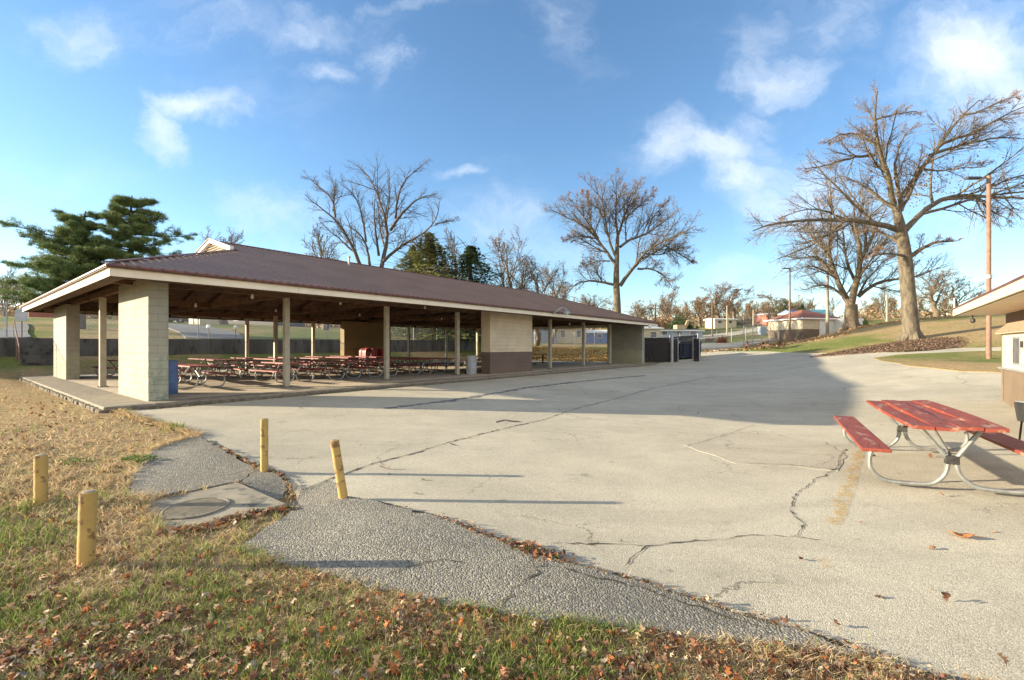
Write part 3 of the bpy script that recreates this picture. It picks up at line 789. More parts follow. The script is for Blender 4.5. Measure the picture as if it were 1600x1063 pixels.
# ------------------------------------------------------------------ picnic tables
def make_table(name, label, W_=.76, L_=2.3, boards=4, top_m='red2', seat_m='red2', frame_m='galv', group=None, seats=.28, sx=.70, warp=False, gap=.012):
    root=thing(name,label,'picnic table',(0,0,0),0,group)
    rr=random.Random(5)
    b=MB(); bw=(W_-gap*(boards-1))/boards
    for i in range(boards):
        x0=-W_/2+i*(bw+gap); z=.715; a=(rr.random()-.5)*(.06 if warp else .01); n=10 if warp else 1
        amp=(.025*(1 if i%2 else -1) if warp else 0)
        for j in range(n):
            y0=-L_/2+L_*j/n+a; y1=-L_/2+L_*(j+1)/n+a
            f=lambda y: z+amp*math.sin((y/L_+.5)*math.pi*1.0)*.6+ (amp*.5*(y/L_) if warp else 0)
            tz=.012*(i-1.5)*(1 if warp else 0)
            b.add([(x0,y0,f(y0)),(x0+bw,y0,f(y0)+tz*.5),(x0+bw,y1,f(y1)+tz*.5),(x0,y1,f(y1)),(x0,y0,f(y0)+.04),(x0+bw,y0,f(y0)+.04+tz*.5),(x0+bw,y1,f(y1)+.04+tz*.5),(x0,y1,f(y1)+.04)],
                  ([(0,3,2,1),(4,5,6,7),(1,2,6,5),(3,0,4,7)]+([(0,1,5,4)] if j==0 else [])+([(2,3,7,6)] if j==n-1 else [])))
    b.build('table_top',M[top_m],root)
    for sg in (-1,1):
        b=MB(); b.box(sg*sx-seats/2,-L_/2-.04*sg,.425,sg*sx+seats/2,L_/2+.03,.465); b.build('bench',M[seat_m],root,bevel=.005)
    for y in (-L_/2+.32,L_/2-.32):
        b=MB()
        for sg in (-1,1):
            b.tube(smooth_path([(sg*.27,y,.70),(sg*.20,y,.60),(sg*.055,y,.38),(sg*.035,y,.30),(sg*.07,y,.16),(sg*.17,y,.055),(sg*.30,y,.03),(sg*.55,y,.03),(sg*.67,y,.07),(sg*(sx+.03),y,.18),(sg*(sx+.03),y,.32),(sg*sx,y,.42)],4),.026,8)
            b.bar((sg*(sx-.13),y,.415),(sg*(sx+.12),y,.415),.04,.02)
        b.bar((-.34,y,.705),(.34,y,.705),.05,.02)
        b.tube([(0.0,y,.37),(0.0,y*.25,.695)],.017,6)
        fo=b.build('frame',M[frame_m],root,smooth=True)
        b=MB(); b.box(-.062,y-.034,.29,.062,y+.034,.385); b.build('clamp',M['clamp'],fo,bevel=.006)
    return root
def bolts(root,L_,xs_):
    for y in (-L_/2+.32,L_/2-.32):
        for x,z in xs_: b=MB(); b.lathe([(.012,z),(.012,z+.006),(.004,z+.009)],8,(x,y,0)); b.build('bolt',M['clamp'],root)
# the near table on the lot
ht=make_table('picnic_table','weathered red picnic table with warped boards standing alone on the sunny lot',W_=.79,L_=3.0,boards=4,top_m='red',seat_m='red',warp=True,gap=.006,sx=.72)
bolts(ht,3.05,[(-.30,.757),(-.1,.757),(.1,.765),(.3,.765),(-.78,.465),(-.66,.465),(.66,.465),(.78,.465)])
c=(5.66,6.25); ht.location=(c[0],c[1],Hs(*c)+.035); ht.rotation_euler=(0,0,R(-30))
e=.5; gy=(Hs(c[0]+.5*.5,c[1]+.87*.5)-Hs(c[0]-.25,c[1]-.435))/1.; gxx=(Hs(c[0]+.87*.5,c[1]-.25)-Hs(c[0]-.435,c[1]+.25))/1.
ht.rotation_euler=(math.atan(gy),-math.atan(gxx),R(-30))
TG='red picnic tables under the pavilion roof'
proto=None
cols=[(2.05,'first'),(5.2,'second'),(7.25,'third'),(9.3,'fourth'),(11.3,'fifth'),(13.2,'sixth'),(19.2,'seventh'),(21.2,'eighth')]
rows=[(3.9,'front row, nearest the parking lot'),(6.75,'second row from the parking lot'),(9.6,'third row from the parking lot'),(12.6,'back row, nearest the retaining wall')]
for ci,(t,cn) in enumerate(cols):
    for ri,(s,rn) in enumerate(rows):
        if ci>=6 and ri!=1: continue
        lb='red picnic table, %s from the camera end, %s'%(cn,rn)
        jt=random.uniform(-.15,.15); js=random.uniform(-.15,.15)
        if ci==0 and ri==0: jt=js=0
        if ci==1 and ri==0: jt=.0
        x,y=TS(t+jt,s+js); rz=PAV_ROT+R(random.uniform(-4,4))
        if proto is None:
            proto=make_table('picnic_table',lb,group=TG); proto.location=(x,y,-.01); proto.rotation_euler=(0,0,rz)
        else: copy_thing(proto,(x,y,-.01),rz,label=lb)
# extra tables set lengthways
x,y=TS(23.6,6.1); copy_thing(proto,(x,y,-.01),PAV_ROT+R(90),label='pale framed red picnic table left of the brown one in the far pavilion bays')
# brown wooden A-frame tables
def make_aframe(label,cat='picnic table',group=None):
    root=thing('wooden_picnic_table',label,cat,(0,0,0),0,group)
    b=MB()
    for i in range(5): b.box(-.37+i*.15,-1.0,.72,-.37+i*.15+.14,1.0,.76)
    b.build('table_top',M['brownwood'],root)
    for sg in (-1,1):
        b=MB(); b.box(sg*.68-.14,-1.,.42,sg*.68+.14,1.,.46); b.build('bench',M['brownwood'],root)
    for y in (-.7,.7):
        for sg in (-1,1):
            b=MB(); b.bar((sg*.55,y+.02*sg,0),(sg*-.22,y+.02*sg,.72),.04,.09,up=(0,1,0)); b.build('leg',M['brownwood'],root)
        b=MB(); b.bar((-.8,y+.06,.39),(.8,y+.06,.39),.04,.09); b.build('crossbar',M['brownwood'],root)
    return root
wt=make_aframe('brown wooden A-frame picnic table in the far bays of the pavilion')
x,y=TS(26.6,7.2); wt.location=(x,y,-.01); wt.rotation_euler=(0,0,R(85))
g1=G(1180,546); wt2=copy_thing(wt,(g1[0],g1[1],g1[2]),R(80),1.0,label='left one of two brown wooden picnic tables on the far grass')
g1=G(1208,546); copy_thing(wt,(g1[0],g1[1],g1[2]),R(95),1.0,label='right one of two brown wooden picnic tables on the far grass, before the garage')

# ------------------------------------------------------------------ bollards
def bollard(px,py,h,lean,label,r=.054):
    g=G(px,py); rt=thing('bollard',label,'bollard',(g[0],g[1],g[2]-.03),random.uniform(0,2),'yellow pipe bollards beside the lot')
    b=MB(); dx,dy=lean; n=8; pts=[(dx*i/n,dy*i/n,h*i/n) for i in range(n+1)]
    b.tube(pts,[r*(1+.03*math.sin(i*2.1+px)) for i in range(n+1)],20); rt.rotation_euler=(0,0,0)
    po=b.build('pipe',M['yellow'],rt,smooth=True)
    b=MB(); b.lathe([(r*.86,h-.004),(r*.6,h+.006),(.01,h+.009)],16,(dx,dy,0)); b.build('concrete_fill',M['pad'],rt)
bollard(64,788,.54,(0,0),'short yellow pipe bollard farthest left in the dead grass')
bollard(134,885,.60,(.02,0),'stained yellow pipe bollard nearest the camera in the leafy grass')
bollard(413,739,.74,(0,.0),'upright yellow pipe bollard behind the tilted concrete pad',.048)
bollard(538,783,.70,(-.11,0),'yellow pipe bollard leaning left at the edge of the lot',.048)

# ------------------------------------------------------------------ barrels and other things in the pavilion
def can(name,label,mat,loc,r=.29,h=.9):
    rt=thing(name,label,'trash can',loc,.3)
    b=MB(); b.lathe([(r*.95,0),(r,.02),(r,h*.32),(r*1.03,h*.34),(r,h*.36),(r,h*.64),(r*1.03,h*.66),(r,h*.68),(r,h-.03),(r*1.04,h-.015),(r*1.03,h),(r*.95,h),(r*.93,h-.05),(r*.9,.05)],28)
    b.build('barrel',mat,rt,smooth=True)
    return rt
can('trash_barrel','blue barrel trash can standing against the nearest block pier',M['blue_can'],(*TS(.86,1.95),-.012),.29,.97)
can('trash_barrel','pale grey barrel trash can at the left end of the cream block wall',M['grey_can'],(*TS(13.35,1.55),-.012),.27,.92)
# red plastic play house roof with arched openings
ph=thing('play_tunnel','red plastic play structure with arched openings before the back block wall','play structure',(0,0,0))
r_=(580-CX)/F; s=13.4; t=((P0[0]+s*D2[0])-r_*(P0[1]+s*D2[1]))/(r_*D1[1]-D1[0]); ph.location=(*TS(t,s),-.01); ph.rotation_euler=(0,0,PAV_ROT)
def arch(b,cx,w,h,y0,y1,thk=.08,n=12):
    pts=[(cx-w/2,0)]+[(cx-w/2*math.cos(math.pi*i/n),h-w/2+w/2*math.sin(math.pi*i/n)) for i in range(n+1)]+[(cx+w/2,0)]
    pin=[(cx-(w/2-thk),0)]+[(cx-(w/2-thk)*math.cos(math.pi*i/n),h-w/2+(w/2-thk)*math.sin(math.pi*i/n)) for i in range(n+1)]+[(cx+(w/2-thk),0)]
    k=len(pts); vs=[(p[0],y0,p[1]) for p in pts]+[(p[0],y0,p[1]) for p in pin]+[(p[0],y1,p[1]) for p in pts]+[(p[0],y1,p[1]) for p in pin]
    fs=[]
    for i in range(k-1):
        fs+=[(i,i+1,k+i+1,k+i),(2*k+i,3*k+i,3*k+i+1,2*k+i+1),(i,2*k+i,2*k+i+1,i+1),(k+i,k+i+1,3*k+i+1,3*k+i)]
    b.add(vs,fs)
for cx in (-.42,.42):
    b=MB(); arch(b,cx,.62,1.30,-.40,-.33); b.build('arch_rim',M['redplastic'],ph,smooth=True)
b=MB(); arch(b,-.42,.58,1.26,-.33,.4,.04); arch(b,.42,.58,1.26,-.33,.4,.04); b.box(-.12,-.33,.95,.12,.4,1.22); b.box(-.12,-.3,0,.12,.4,.95); b.build('shell',P('faded_red_plastic',(.40,.11,.10),(.34,.09,.085),3,.5),ph)

# ------------------------------------------------------------------ kiosk at the right edge
K=np.array([13.8,14.2]); RZK=PAV_ROT
KO=thing('concession_stand','cream and brown concession stand with deep ribbed eave at the right edge','building',(K[0],K[1],0),RZK)
# local x = along D1 (away), y = along D2 (left). building lies at x<0,y<0
ze=2.30; gb=Hs(13.9,12.9)-.05
o=.72
b=MB(); b.box(-9.5,-6.,gb,-o,-o,ze+.0); b.build('wall',M['brownp'],KO)
b=MB(); b.box(-9.5,-o+.003,gb+.02,-o-.12,-o+.06,gb+1.02); b.build('lower_panel',M['brownp'],KO)
b=MB(); b.box(-9.5,-o+.003,gb+1.06,-o-.10,-o+.08,gb+2.02)
b.build('counter_front',M['cream'],KO)
b=MB(); b.box(-9.5,-o+.003,gb+1.02,-o-.04,-o+.17,gb+1.06); b.build('counter_ledge',M['galv_dull'],KO)
b=MB(); b.box(-2.95,-o+.082,gb+1.17,-2.15,-o+.105,gb+1.9)
b.build('vent_panel',M['galv_dull'],KO)
b=MB(); b.box(-2.85,-o+.105,gb+1.22,-2.25,-o+.112,gb+1.85); b.build('screen',M['darkroof'],KO)
b=MB(); b.box(-3.15,-o+.08,gb+1.62,-3.05,-o+.12,gb+1.78); b.build('latch',M['black'],KO)
# little shingled pent roof over the counter
b=MB()
for i in range(6):
    y0=-o+.24-.045*i; z0=gb+2.02+.05*i
    b.add([(-9.5,y0,z0),(-o-.06-.03*i,y0,z0),(-o-.06-.03*i,y0-.07,z0+.06),(-9.5,y0-.07,z0+.06),(-9.5,y0,z0+.02),(-o-.06-.03*i,y0,z0+.02),(-o-.06-.03*i,y0-.07,z0+.08),(-9.5,y0-.07,z0+.08)],
          [(0,3,2,1),(4,5,6,7),(0,1,5,4),(1,2,6,5),(2,3,7,6),(3,0,4,7)])
b.build('awning_roof',P('pale_shingle',(.42,.26,.17),(.30,.17,.11),14,.85,.006,20),KO)
b=MB(); b.box(-9.5,-o+.003,gb+2.0,-o-.06,-o+.22,gb+2.03); b.build('awning_soffit',M['cream'],KO)
b=MB(); b.tube([(-o+.03,-o+.05,gb),(-o+.03,-o+.05,gb+2.1)],.03,8); b.build('downpipe',M['brownp'],KO)
# roof: sloping up away from both eaves
sl=.20
b=MB()
D_=6.2
b.add([(0,0,ze+.24),(-9.5,0,ze+.24),(-9.5,-D_,ze+.24+D_*sl*1.6),(-D_,-D_,ze+.24+D_*sl*1.6)],[(0,1,2,3)])
b.add([(0,0,ze+.24),(-D_,-D_,ze+.24+D_*sl*1.6),(0,-D_*2,ze+.24)],[(0,1,2)])
rf=b.build('roof',M['shingle'],KO)
b=MB(); b.box(-9.5,-.03,ze+.02,.03,.03,ze+.21); b.box(-.03,-9,ze+.02,.03,-.032,ze+.21); b.build('fascia',M['cream'],KO)
b=MB(); b.box(-9.5,-.05,ze+.212,.05,.05,ze+.252); b.box(-.05,-9,ze+.212,.05,-.052,ze+.252); b.build('roof_edge',M['roof_trim'],KO)
b=MB()
for i in range(64):
    x1=-.035-i*.15; b.box(x1-.146,-D_,ze+.0,x1,-.035,ze+.014); 
b.build('soffit_panel',M['cream'],KO)
b=MB(); b.box(-9.5,-D_,ze+.016,-.04,-.036,ze+.02); b.build('soffit_back',M['darkroof'],KO)
b=MB(); b.tube([(-.75,-.32,ze),(-.75,-.32,ze-.10)],.012,6); b.lathe([(.02,-.10),(.055,-.13),(.06,-.2),(.03,-.24)],10,(-.75,-.32,ze)); b.build('soffit_lamp',M['black'],KO)
for ch_ in KO.children:
    if ch_.name.split('.')[0] in ('wall','lower_panel','counter_front','counter_ledge','vent_panel','screen','latch','awning_roof','awning_soffit','downpipe'): ch_.location.y=-.27
# charcoal grill at the frame's edge
gg=thing('charcoal_grill','black charcoal grill behind the red picnic table at the right edge','grill',(0,0,0),R(-25))
gx_,gy_=(1636-CX)/F*7.1,7.1; gg.location=(gx_,gy_,Hs(gx_,gy_)+.03)
b=MB(); b.prism([(-.26,.42),(.26,.42),(.30,.72),(-.30,.72)],-.2,.2,'y'); b.build('firebox',M['black'],gg,bevel=.01)
b=MB()
for i in range(12): b.tube([(-.27+i*.049,-.2,.735),(-.27+i*.049,.2,.735)],.006,5)
b.build('grate',M['galv_dull'],gg)
for i,j in ((-1,-1),(1,-1),(1,1),(-1,1)):
    b=MB(); b.tube([(i*.22,j*.15,.43),(i*.25,j*.17,0)],.014,6); b.build('leg',M['black'],gg)

# ------------------------------------------------------------------ poles
def pole(name,label,px,pyb,pyt,d,r0,r1,mat,arm=None,cat='pole',parts=None,extra=None):
    b0=W(px,pyb,d); top=W(px,pyt,d); zb=Hs(b0[0],b0[1]); h=top[2]-zb
    rt=thing(name,label,cat,(b0[0],b0[1],zb-.1))
    b=MB(); b.tube([(0,0,0),(0,0,.15),(0,0,h*.5),(0,0,h+.1)],[r0*1.5 if name=='lamp_pole' and r0>.12 else r0,r0,(r0+r1)/2,r1],12); b.build('shaft',M[mat],rt,smooth=True)
    if arm:
        L,hh=arm
        b=MB(); b.tube([(0,0,h-.05),(-L*.6,0,h+hh*.4),(-L,0,h+hh*.4-.03)],.04,6); a=b.build('arm',M[mat],rt)
        b=MB(); b.box(-L-.75,-.12,h+hh*.4-.09,-L+.05,.12,h+hh*.4+.03); b.build('lamp_head',M['clamp'],a,bevel=.02)
    if extra: extra(rt,h)
    return rt
def collar(rt,h):
    b=MB(); b.lathe([(.12,h*.45),(.15,h*.452),(.15,h*.47),(.12,h*.472)],12); b.build('bracket',M['galv_dull'],rt)
pole('lamp_pole','tall rust brown pole with a street lamp behind the concession stand',1545,562,275,26.,.115,.10,'rust',(.55,.0),'lamp pole',extra=collar)
pole('lamp_pole','slim brown lamp pole in front of the red roofed garage',1234,541,418,55.,.13,.09,'rust',(.15,.0),'lamp pole')
def xarm(w,z=.4):
    def f(rt,h):
        b=MB(); b.box(-w,-.06,h-z,w,.06,h-z+.12)
        b.build('crossarm',M['darkpole'],rt)
    return f
pole('utility_pole','pale wooden pole between the garage and the twin trunk tree',1293,542,413,52.,.17,.12,'woodpole')
pole('utility_pole','dark wooden pole rising behind the dumpster enclosure',1024,522,476,95.,.22,.16,'darkpole',extra=xarm(1.0,.8),cat='utility pole')
pole('utility_pole','black slender pole before the long pale trailer house',1113,530,472,75.,.16,.11,'darkpole',cat='utility pole')
pole('utility_pole','pale grey pole right of the black one before the trailer house',1136,527,478,80.,.15,.10,'woodpole',cat='utility pole')
pole('utility_pole','thin grey pole left of the small brick building',1177,520,484,100.,.16,.11,'woodpole',cat='utility pole')
pole('utility_pole','thin pale pole on the mound left of the big oak',1386,505,460,62.,.14,.1,'woodpole',cat='utility pole')
pole('utility_pole','white short pole beside the bushy tree on the mound',1491,505,466,62.,.10,.1,'white',cat='pole')

# ------------------------------------------------------------------ fences
def fence(name,label,pts,h=1.8,step=3.,fabric='chain',rail=True,group=None,postm='galv_dull',slats=False,pr=.035):
    """pts: world xy polyline"""
    rt=thing(name,label,'fence',(pts[0][0],pts[0][1],0),0,group); ox,oy=pts[0][0],pts[0][1]
    P_=[]
    for (a,b_) in zip(pts[:-1],pts[1:]):
        a=np.array(a[:2]);b_=np.array(b_[:2]);L=np.linalg.norm(b_-a);n=max(1,int(round(L/step)))
        for i in range(n): P_.append(a+(b_-a)*i/n)
    P_.append(np.array(pts[-1][:2])); Z=[Hs(*p) for p in P_]
    for p,z in zip(P_,Z):
        b=MB(); b.tube([(p[0]-ox,p[1]-oy,z-.1),(p[0]-ox,p[1]-oy,z+h+.05)],pr,7); b.lathe([(pr*1.3,z+h+.04),(pr*.9,z+h+.1),(.005,z+h+.11)],7,(p[0]-ox,p[1]-oy,0)); b.build('post',M[postm],rt)
    if rail:
        b=MB(); b.tube([(p[0]-ox,p[1]-oy,z+h) for p,z in zip(P_,Z)],.022,6); b.build('top_rail',M[postm],rt)
    b=MB()
    for p,q,z,w in zip(P_[:-1],P_[1:],Z[:-1],Z[1:]):
        if slats:
            n=max(2,int(np.linalg.norm(q-p)/.09))
            for i in range(n):
                u=(i+.08)/n; v=(i+.92)/n; A=p+(q-p)*u; B=p+(q-p)*v; za=z+(w-z)*u
                b.bar((( A+B)[0]/2-ox,(A+B)[1]/2-oy,za+.05),((A+B)[0]/2-ox,(A+B)[1]/2-oy,za+h-.03-.03*random.random()),.012,float(np.linalg.norm(B-A)),up=(q[0]-p[0],q[1]-p[1],0))
        else: b.add([(p[0]-ox,p[1]-oy,z+.03),(q[0]-ox,q[1]-oy,w+.03),(q[0]-ox,q[1]-oy,w+h),(p[0]-ox,p[1]-oy,z+h)],[(0,1,2,3)])
    b.build('slats' if slats else 'mesh_fabric',M['slat'] if slats else M[fabric],rt)
    return rt
fence('chain_link_fence','long chain link fence along the top of the retaining wall',[TS(1.6,S_WALL+.35),TS(33,S_WALL+.35)],1.9,3.1)
fence('chain_link_fence','chain link fence at the left end of the retaining wall before the driveway',[TS(-9,S_WALL+.35),TS(-1.0,S_WALL+.35)],1.9,2.7)
def px_xy(px,d): return ((px-CX)/F*d,d)
fence('chain_link_fence','chain link fence behind the dumpster enclosure towards the trailers',[px_xy(1003,62),px_xy(1120,64),px_xy(1165,66)],1.8,3.)
fence('chain_link_fence','far chain link fence with tall posts left of the garage',[px_xy(1162,57),px_xy(1216,62)],2.6,2.4,pr=.05)
fence('chain_link_fence','dark chain link fence on the hill left of the small brick building',[px_xy(1146,104),px_xy(1192,106)],2.4,3.)
fence('chain_link_fence','chain link fence behind the leafy bank seen through the far bays',[px_xy(835,66),px_xy(960,66)],1.9,3.)
# dumpster enclosure
e0=G(1006,567); e1=G(1048,567)
fence('enclosure_fence','dark slatted front panel of the dumpster enclosure beside the pavilion',[tuple(e0[:2]),tuple(e1[:2])],2.1,3.,slats=True,pr=.05)
e2=W(1062,0,40.5)[:2]; e3=W(1063,0,39.)[:2]
fence('enclosure_gate','brownish slatted gate standing half open at the dumpster enclosure',[tuple(e1[:2]+np.array([.15,.05])),(e1[0]+.75,e1[1]+.4)],2.0,3.,slats=True,pr=.04)
fence('enclosure_gate','far slatted gate panel at the right end of the dumpster enclosure',[px_xy(1083,38.6),px_xy(1093,38.)],2.0,3.,slats=True,pr=.04)
fence('enclosure_fence','slatted back fence of the dumpster enclosure',[px_xy(1003,43.5),px_xy(1090,43.5)],2.0,3.,slats=True,pr=.04)
gp=thing('gate_post','stout pale steel gate post of the dumpster enclosure','post',(e1[0]+.05,e1[1]-.15,e1[2]))
b=MB(); b.tube([(0,0,-.1),(0,0,2.35)],.12,14); b.build('tube',M['galv_dull'],gp,smooth=True); b=MB(); b.lathe([(.13,2.35),(.13,2.39),(.07,2.46),(.01,2.48)],14); b.build('cap',M['galv_dull'],gp)
def dumpster(label,px,d,rz,mat='dumpster'):
    x,y=px_xy(px,d); rt=thing('dumpster',label,'dumpster',(x,y,Hs(x,y)+.05),rz)
    b=MB(); b.prism([(-.8,.15),(.8,.15),(.95,1.3),(-.95,1.55)],-1.,1.,'x')
    for i in (-.66,0,.66): b.bar((i,-.97,.3),(i,-1.0,1.3),.08,.06)
    b.build('bin',M[mat],rt)
    b=MB(); b.add([(-1.,-.98,1.36),(1.,-.98,1.36),(1.,.98,1.62),(-1.,.98,1.62),(-1.,-.98,1.32),(1.,-.98,1.32),(1.,.98,1.57),(-1.,.98,1.57)],[(0,1,2,3),(7,6,5,4),(0,4,5,1),(1,5,6,2),(2,6,7,3),(3,7,4,0)]); b.build('lid',M['black'],rt)
    b=MB()
    for i in (-.7,.7):
        for j in (-.5,.5): b.lathe([(.07,-.04),(.07,.15)],8,(i,j,0))
    b.build('caster',M['rubber'],rt)
    return rt
dd=dumpster('dark blue dumpster with white sticker inside the open enclosure gate',1071,41.2,R(8))
b=MB(); b.add([(.2,-.905,.95),(.5,-.905,.95),(.35,-.89,.75)],[(0,1,2)]); b.build('sticker',M['white'],dd)
dumpster('darker dumpster half hidden behind the slatted front panel',1030,41.2,R(4))
# ------------------------------------------------------------------ trees
def norm(a): return a/(np.linalg.norm(a,axis=-1,keepdims=True)+1e-9)
def resample(pts, rad, k):
    pts=np.array(pts,float); seg=np.linalg.norm(np.diff(pts,axis=0),axis=1); c=np.concatenate([[0],np.cumsum(seg)]); u=np.linspace(0,c[-1],k)
    P_=np.stack([np.interp(u,c,pts[:,i]) for i in range(3)],-1); r=np.interp(u,np.linspace(0,c[-1],len(rad)),rad)
    # soften corners a little
    for _ in range(2): P_[1:-1]=.25*P_[:-2]+.5*P_[1:-1]+.25*P_[2:]
    return P_,r
def tubes_np(Pt, Rd, n):
    N,k,_=Pt.shape
    T=np.empty_like(Pt); T[:,1:-1]=Pt[:,2:]-Pt[:,:-2]; T[:,0]=Pt[:,1]-Pt[:,0]; T[:,-1]=Pt[:,-1]-Pt[:,-2]; T=norm(T)
    ref=np.zeros_like(T); ref[...,2]=1; bad=np.abs(T[...,2])>.9; ref[bad]=[1,0,0]
    # one reference per branch keeps rings aligned
    ref[:]=ref[:,k//2:k//2+1]
    A=norm(np.cross(T,ref)); B=np.cross(T,A)
    a=np.arange(n)*2*np.pi/n
    V=Pt[:,:,None,:]+(A[:,:,None,:]*np.cos(a)[:,None]+B[:,:,None,:]*np.sin(a)[:,None])*Rd[:,:,None,None]
    V=V.reshape(-1,3)
    base=(np.arange(N)*k*n)[:,None,None]+(np.arange(k-1)*n)[None,:,None]
    j=np.arange(n)[None,None,:]; j2=(j+1)%n
    Fc=np.stack([base+j,base+j2,base+n+j2,base+n+j],-1).reshape(-1,4)
    return V,Fc
def children(Pt, Rd, m, u0, u1, lr, ang, up, wig, k=5, rr=.6, rmin=.006, g=rng, flat=None, lmin=.0, tip=.55):
    """m children per parent branch"""
    N,K,_=Pt.shape
    L=np.linalg.norm(np.diff(Pt,axis=1),axis=2).sum(1)
    i=np.repeat(np.arange(N),m); u=u0+(u1-u0)*((np.tile(np.arange(m),N)+g.random(N*m))/m); u=np.clip(u,0,.999)
    f=u*(K-1); a=f.astype(int); w=(f-a)[:,None]
    s=Pt[i,a]*(1-w)+Pt[i,a+1]*w; r=Rd[i,a]*(1-w[:,0])+Rd[i,a+1]*w[:,0]
    t=norm(Pt[i,a+1]-Pt[i,a])
    q=norm(np.cross(t,g.normal(size=t.shape))); th=np.radians(ang*(1+.35*g.normal(size=len(i))))[:,None]
    d=t*np.cos(th)+q*np.sin(th)
    if flat is not None: d[:,2]*=flat
    d[:,2]+=up; d=norm(d)
    ln=np.maximum(L[i]*lr*(1-tip*(u-u0)/(u1-u0+1e-6))*(.6+.8*g.random(len(i))),lmin)
    out=np.empty((len(i),k,3)); out[:,0]=s; cur=d; st=(ln/(k-1))[:,None]
    for j in range(1,k):
        cur=norm(cur+g.normal(size=cur.shape)*wig+np.array([0,0,up*.35])); out[:,j]=out[:,j-1]+cur*st
    r0=np.maximum(np.minimum(r*rr,ln*.017+.003),rmin)
    rad=r0[:,None]*np.linspace(1,.35,k)[None]; rad=np.maximum(rad,rmin*.7)
    return out,rad
class Tree:
    def __init__(s): s.V=[];s.F=[];s.n=0;s.LV=[];s.LF=[];s.LC=[];s.ln=0
    def add(s,Pt,Rd,n):
        v,f=tubes_np(Pt,Rd,n); s.V.append(v); s.F.append(f+s.n); s.n+=len(v)
    def quads(s,c,size,cols,asp=.5,g=rng):
        N=len(c); d=norm(g.normal(size=(N,3))); e=norm(np.cross(d,g.normal(size=(N,3)))); sz=(size*(.6+.8*g.random(N)))[:,None]
        v=np.stack([c-d*sz,c+e*sz*asp,c+d*sz,c-e*sz*asp],1).reshape(-1,3)
        s.LV.append(v); s.LF.append(np.arange(4*N).reshape(N,4)+s.ln); s.ln+=4*N; s.LC.append(np.repeat(cols,4,axis=0))
    def build(s,root,mat,lmat='leafv',lname='dry_leaves',bname='branches'):
        o=np_mesh(bname,np.concatenate(s.V),np.concatenate(s.F),M[mat],root,smooth=True)
        if s.LV: np_mesh(lname,np.concatenate(s.LV),np.concatenate(s.LF),M[lmat],root,col=np.concatenate(s.LC))
        return o
def leafcols(n,kind='brown',g=rng):
    pal={'brown':[(.34,.21,.11),(.40,.26,.14),(.27,.16,.09),(.44,.32,.19)],'rust':[(.42,.23,.10),(.36,.19,.09),(.47,.30,.14)],
         'pinky':[(.36,.20,.13),(.42,.26,.17),(.30,.16,.10)],'olive':[(.17,.18,.06),(.22,.21,.085),(.12,.14,.045)],'dgreen':[(.06,.095,.04),(.085,.12,.045),(.045,.075,.03)],
         'pine':[(.12,.19,.075),(.16,.23,.08),(.085,.14,.055),(.24,.26,.08)],'red':[(.32,.10,.07),(.38,.16,.10),(.28,.12,.08)],'yellow':[(.45,.32,.10),(.5,.36,.13),(.36,.25,.10)]}[kind]
    c=np.array(pal)[g.integers(0,len(pal),n)]; return c*(.75+.5*g.random((n,1)))
def hero_tree(name,label,trunk,limbs,d,mat,spec,leaves=None,spread=.22,seed=1,extra=None,cat='tree'):
    """trunk/limbs: (px,py,radius m) polylines at about d metres; limbs get their own depth"""
    g=np.random.default_rng(seed)
    b0=W(trunk[0][0],trunk[0][1],d); zb=Hs(b0[0],b0[1]); org=np.array([b0[0],b0[1],min(zb,b0[2])-.1])
    rt=thing(name,label,cat,org)
    tp=[W(p[0],p[1],d)-org for p in trunk]; tp[0][2]=0
    tm=MB(); r=[p[2] for p in trunk]; tm.tube(smooth_path(tp,4),list(np.interp(np.linspace(0,1,4*(len(tp)-1)+1),np.linspace(0,1,len(tp)),r)),18); 
    # root flare
    for j in range(6):
        a=j*1.05+.3; rr_=r[0]; tm.tube([(math.cos(a)*rr_*.45,math.sin(a)*rr_*.45,rr_*1.2),(math.cos(a)*rr_*.85,math.sin(a)*rr_*.85,.35*rr_+.1),(math.cos(a)*rr_*1.5,math.sin(a)*rr_*1.5,-.1)],[rr_*.35,rr_*.3,rr_*.12],8)
    tm.build('trunk',M[mat],rt,smooth=True)
    T=Tree(); PP=[];RR=[]
    xc=trunk[-1][0]
    for li,l in enumerate(limbs):
        n=len(l); p0=l[0]; dz=(g.random()*2-1)*spread
        if p0[2]>=.35 and False: dz=0
        pts=[]
        x0,y0=l[0][0],l[0][1]; acc=0
        for i,q in enumerate(l):
            if i: acc+=math.hypot(q[0]-l[i-1][0],q[1]-l[i-1][1])
            off=dz*acc/F*d*2.2
            if len(q)>3: off=q[3]
            pts.append(W(q[0],q[1],d+off)-org)
        rad=[q[2]*.85 for q in l]
        a,b_=resample(pts,rad,12); a[1:]+=g.normal(size=(11,3))*.025; PP.append(a); RR.append(b_)
    PP=np.array(PP); RR=np.array(RR); T.add(PP,RR,9)
    allb=[(PP,RR)]
    cur=(PP,RR); last=None
    for i,(m,u0,u1,lr,ang,up,wig,ns) in enumerate(spec):
        ch=children(cur[0],cur[1],m,u0,u1,lr,ang,up,wig,k=6 if i==0 else 5,tip=.7 if i==0 else .55,g=g,rmin=.009 if i==0 else .006 if i==1 else .0042,lmin=.0)
        T.add(ch[0],ch[1],ns); cur=ch; last=ch
    if extra: extra(T,PP,RR,g)
    if leaves:
        kind,frac,size=leaves; e=last[0].reshape(-1,3); sel=e[g.random(len(e))<frac]; T.quads(sel+g.normal(size=sel.shape)*.05,np.full(len(sel),size),leafcols(len(sel),kind,g),.55,g)
    T.build(rt,mat)
    return rt
def L_(pts,r0,r1):
    n=len(pts); return [(p[0],p[1],r0+(r1-r0)*i/(n-1)) for i,p in enumerate(pts)]
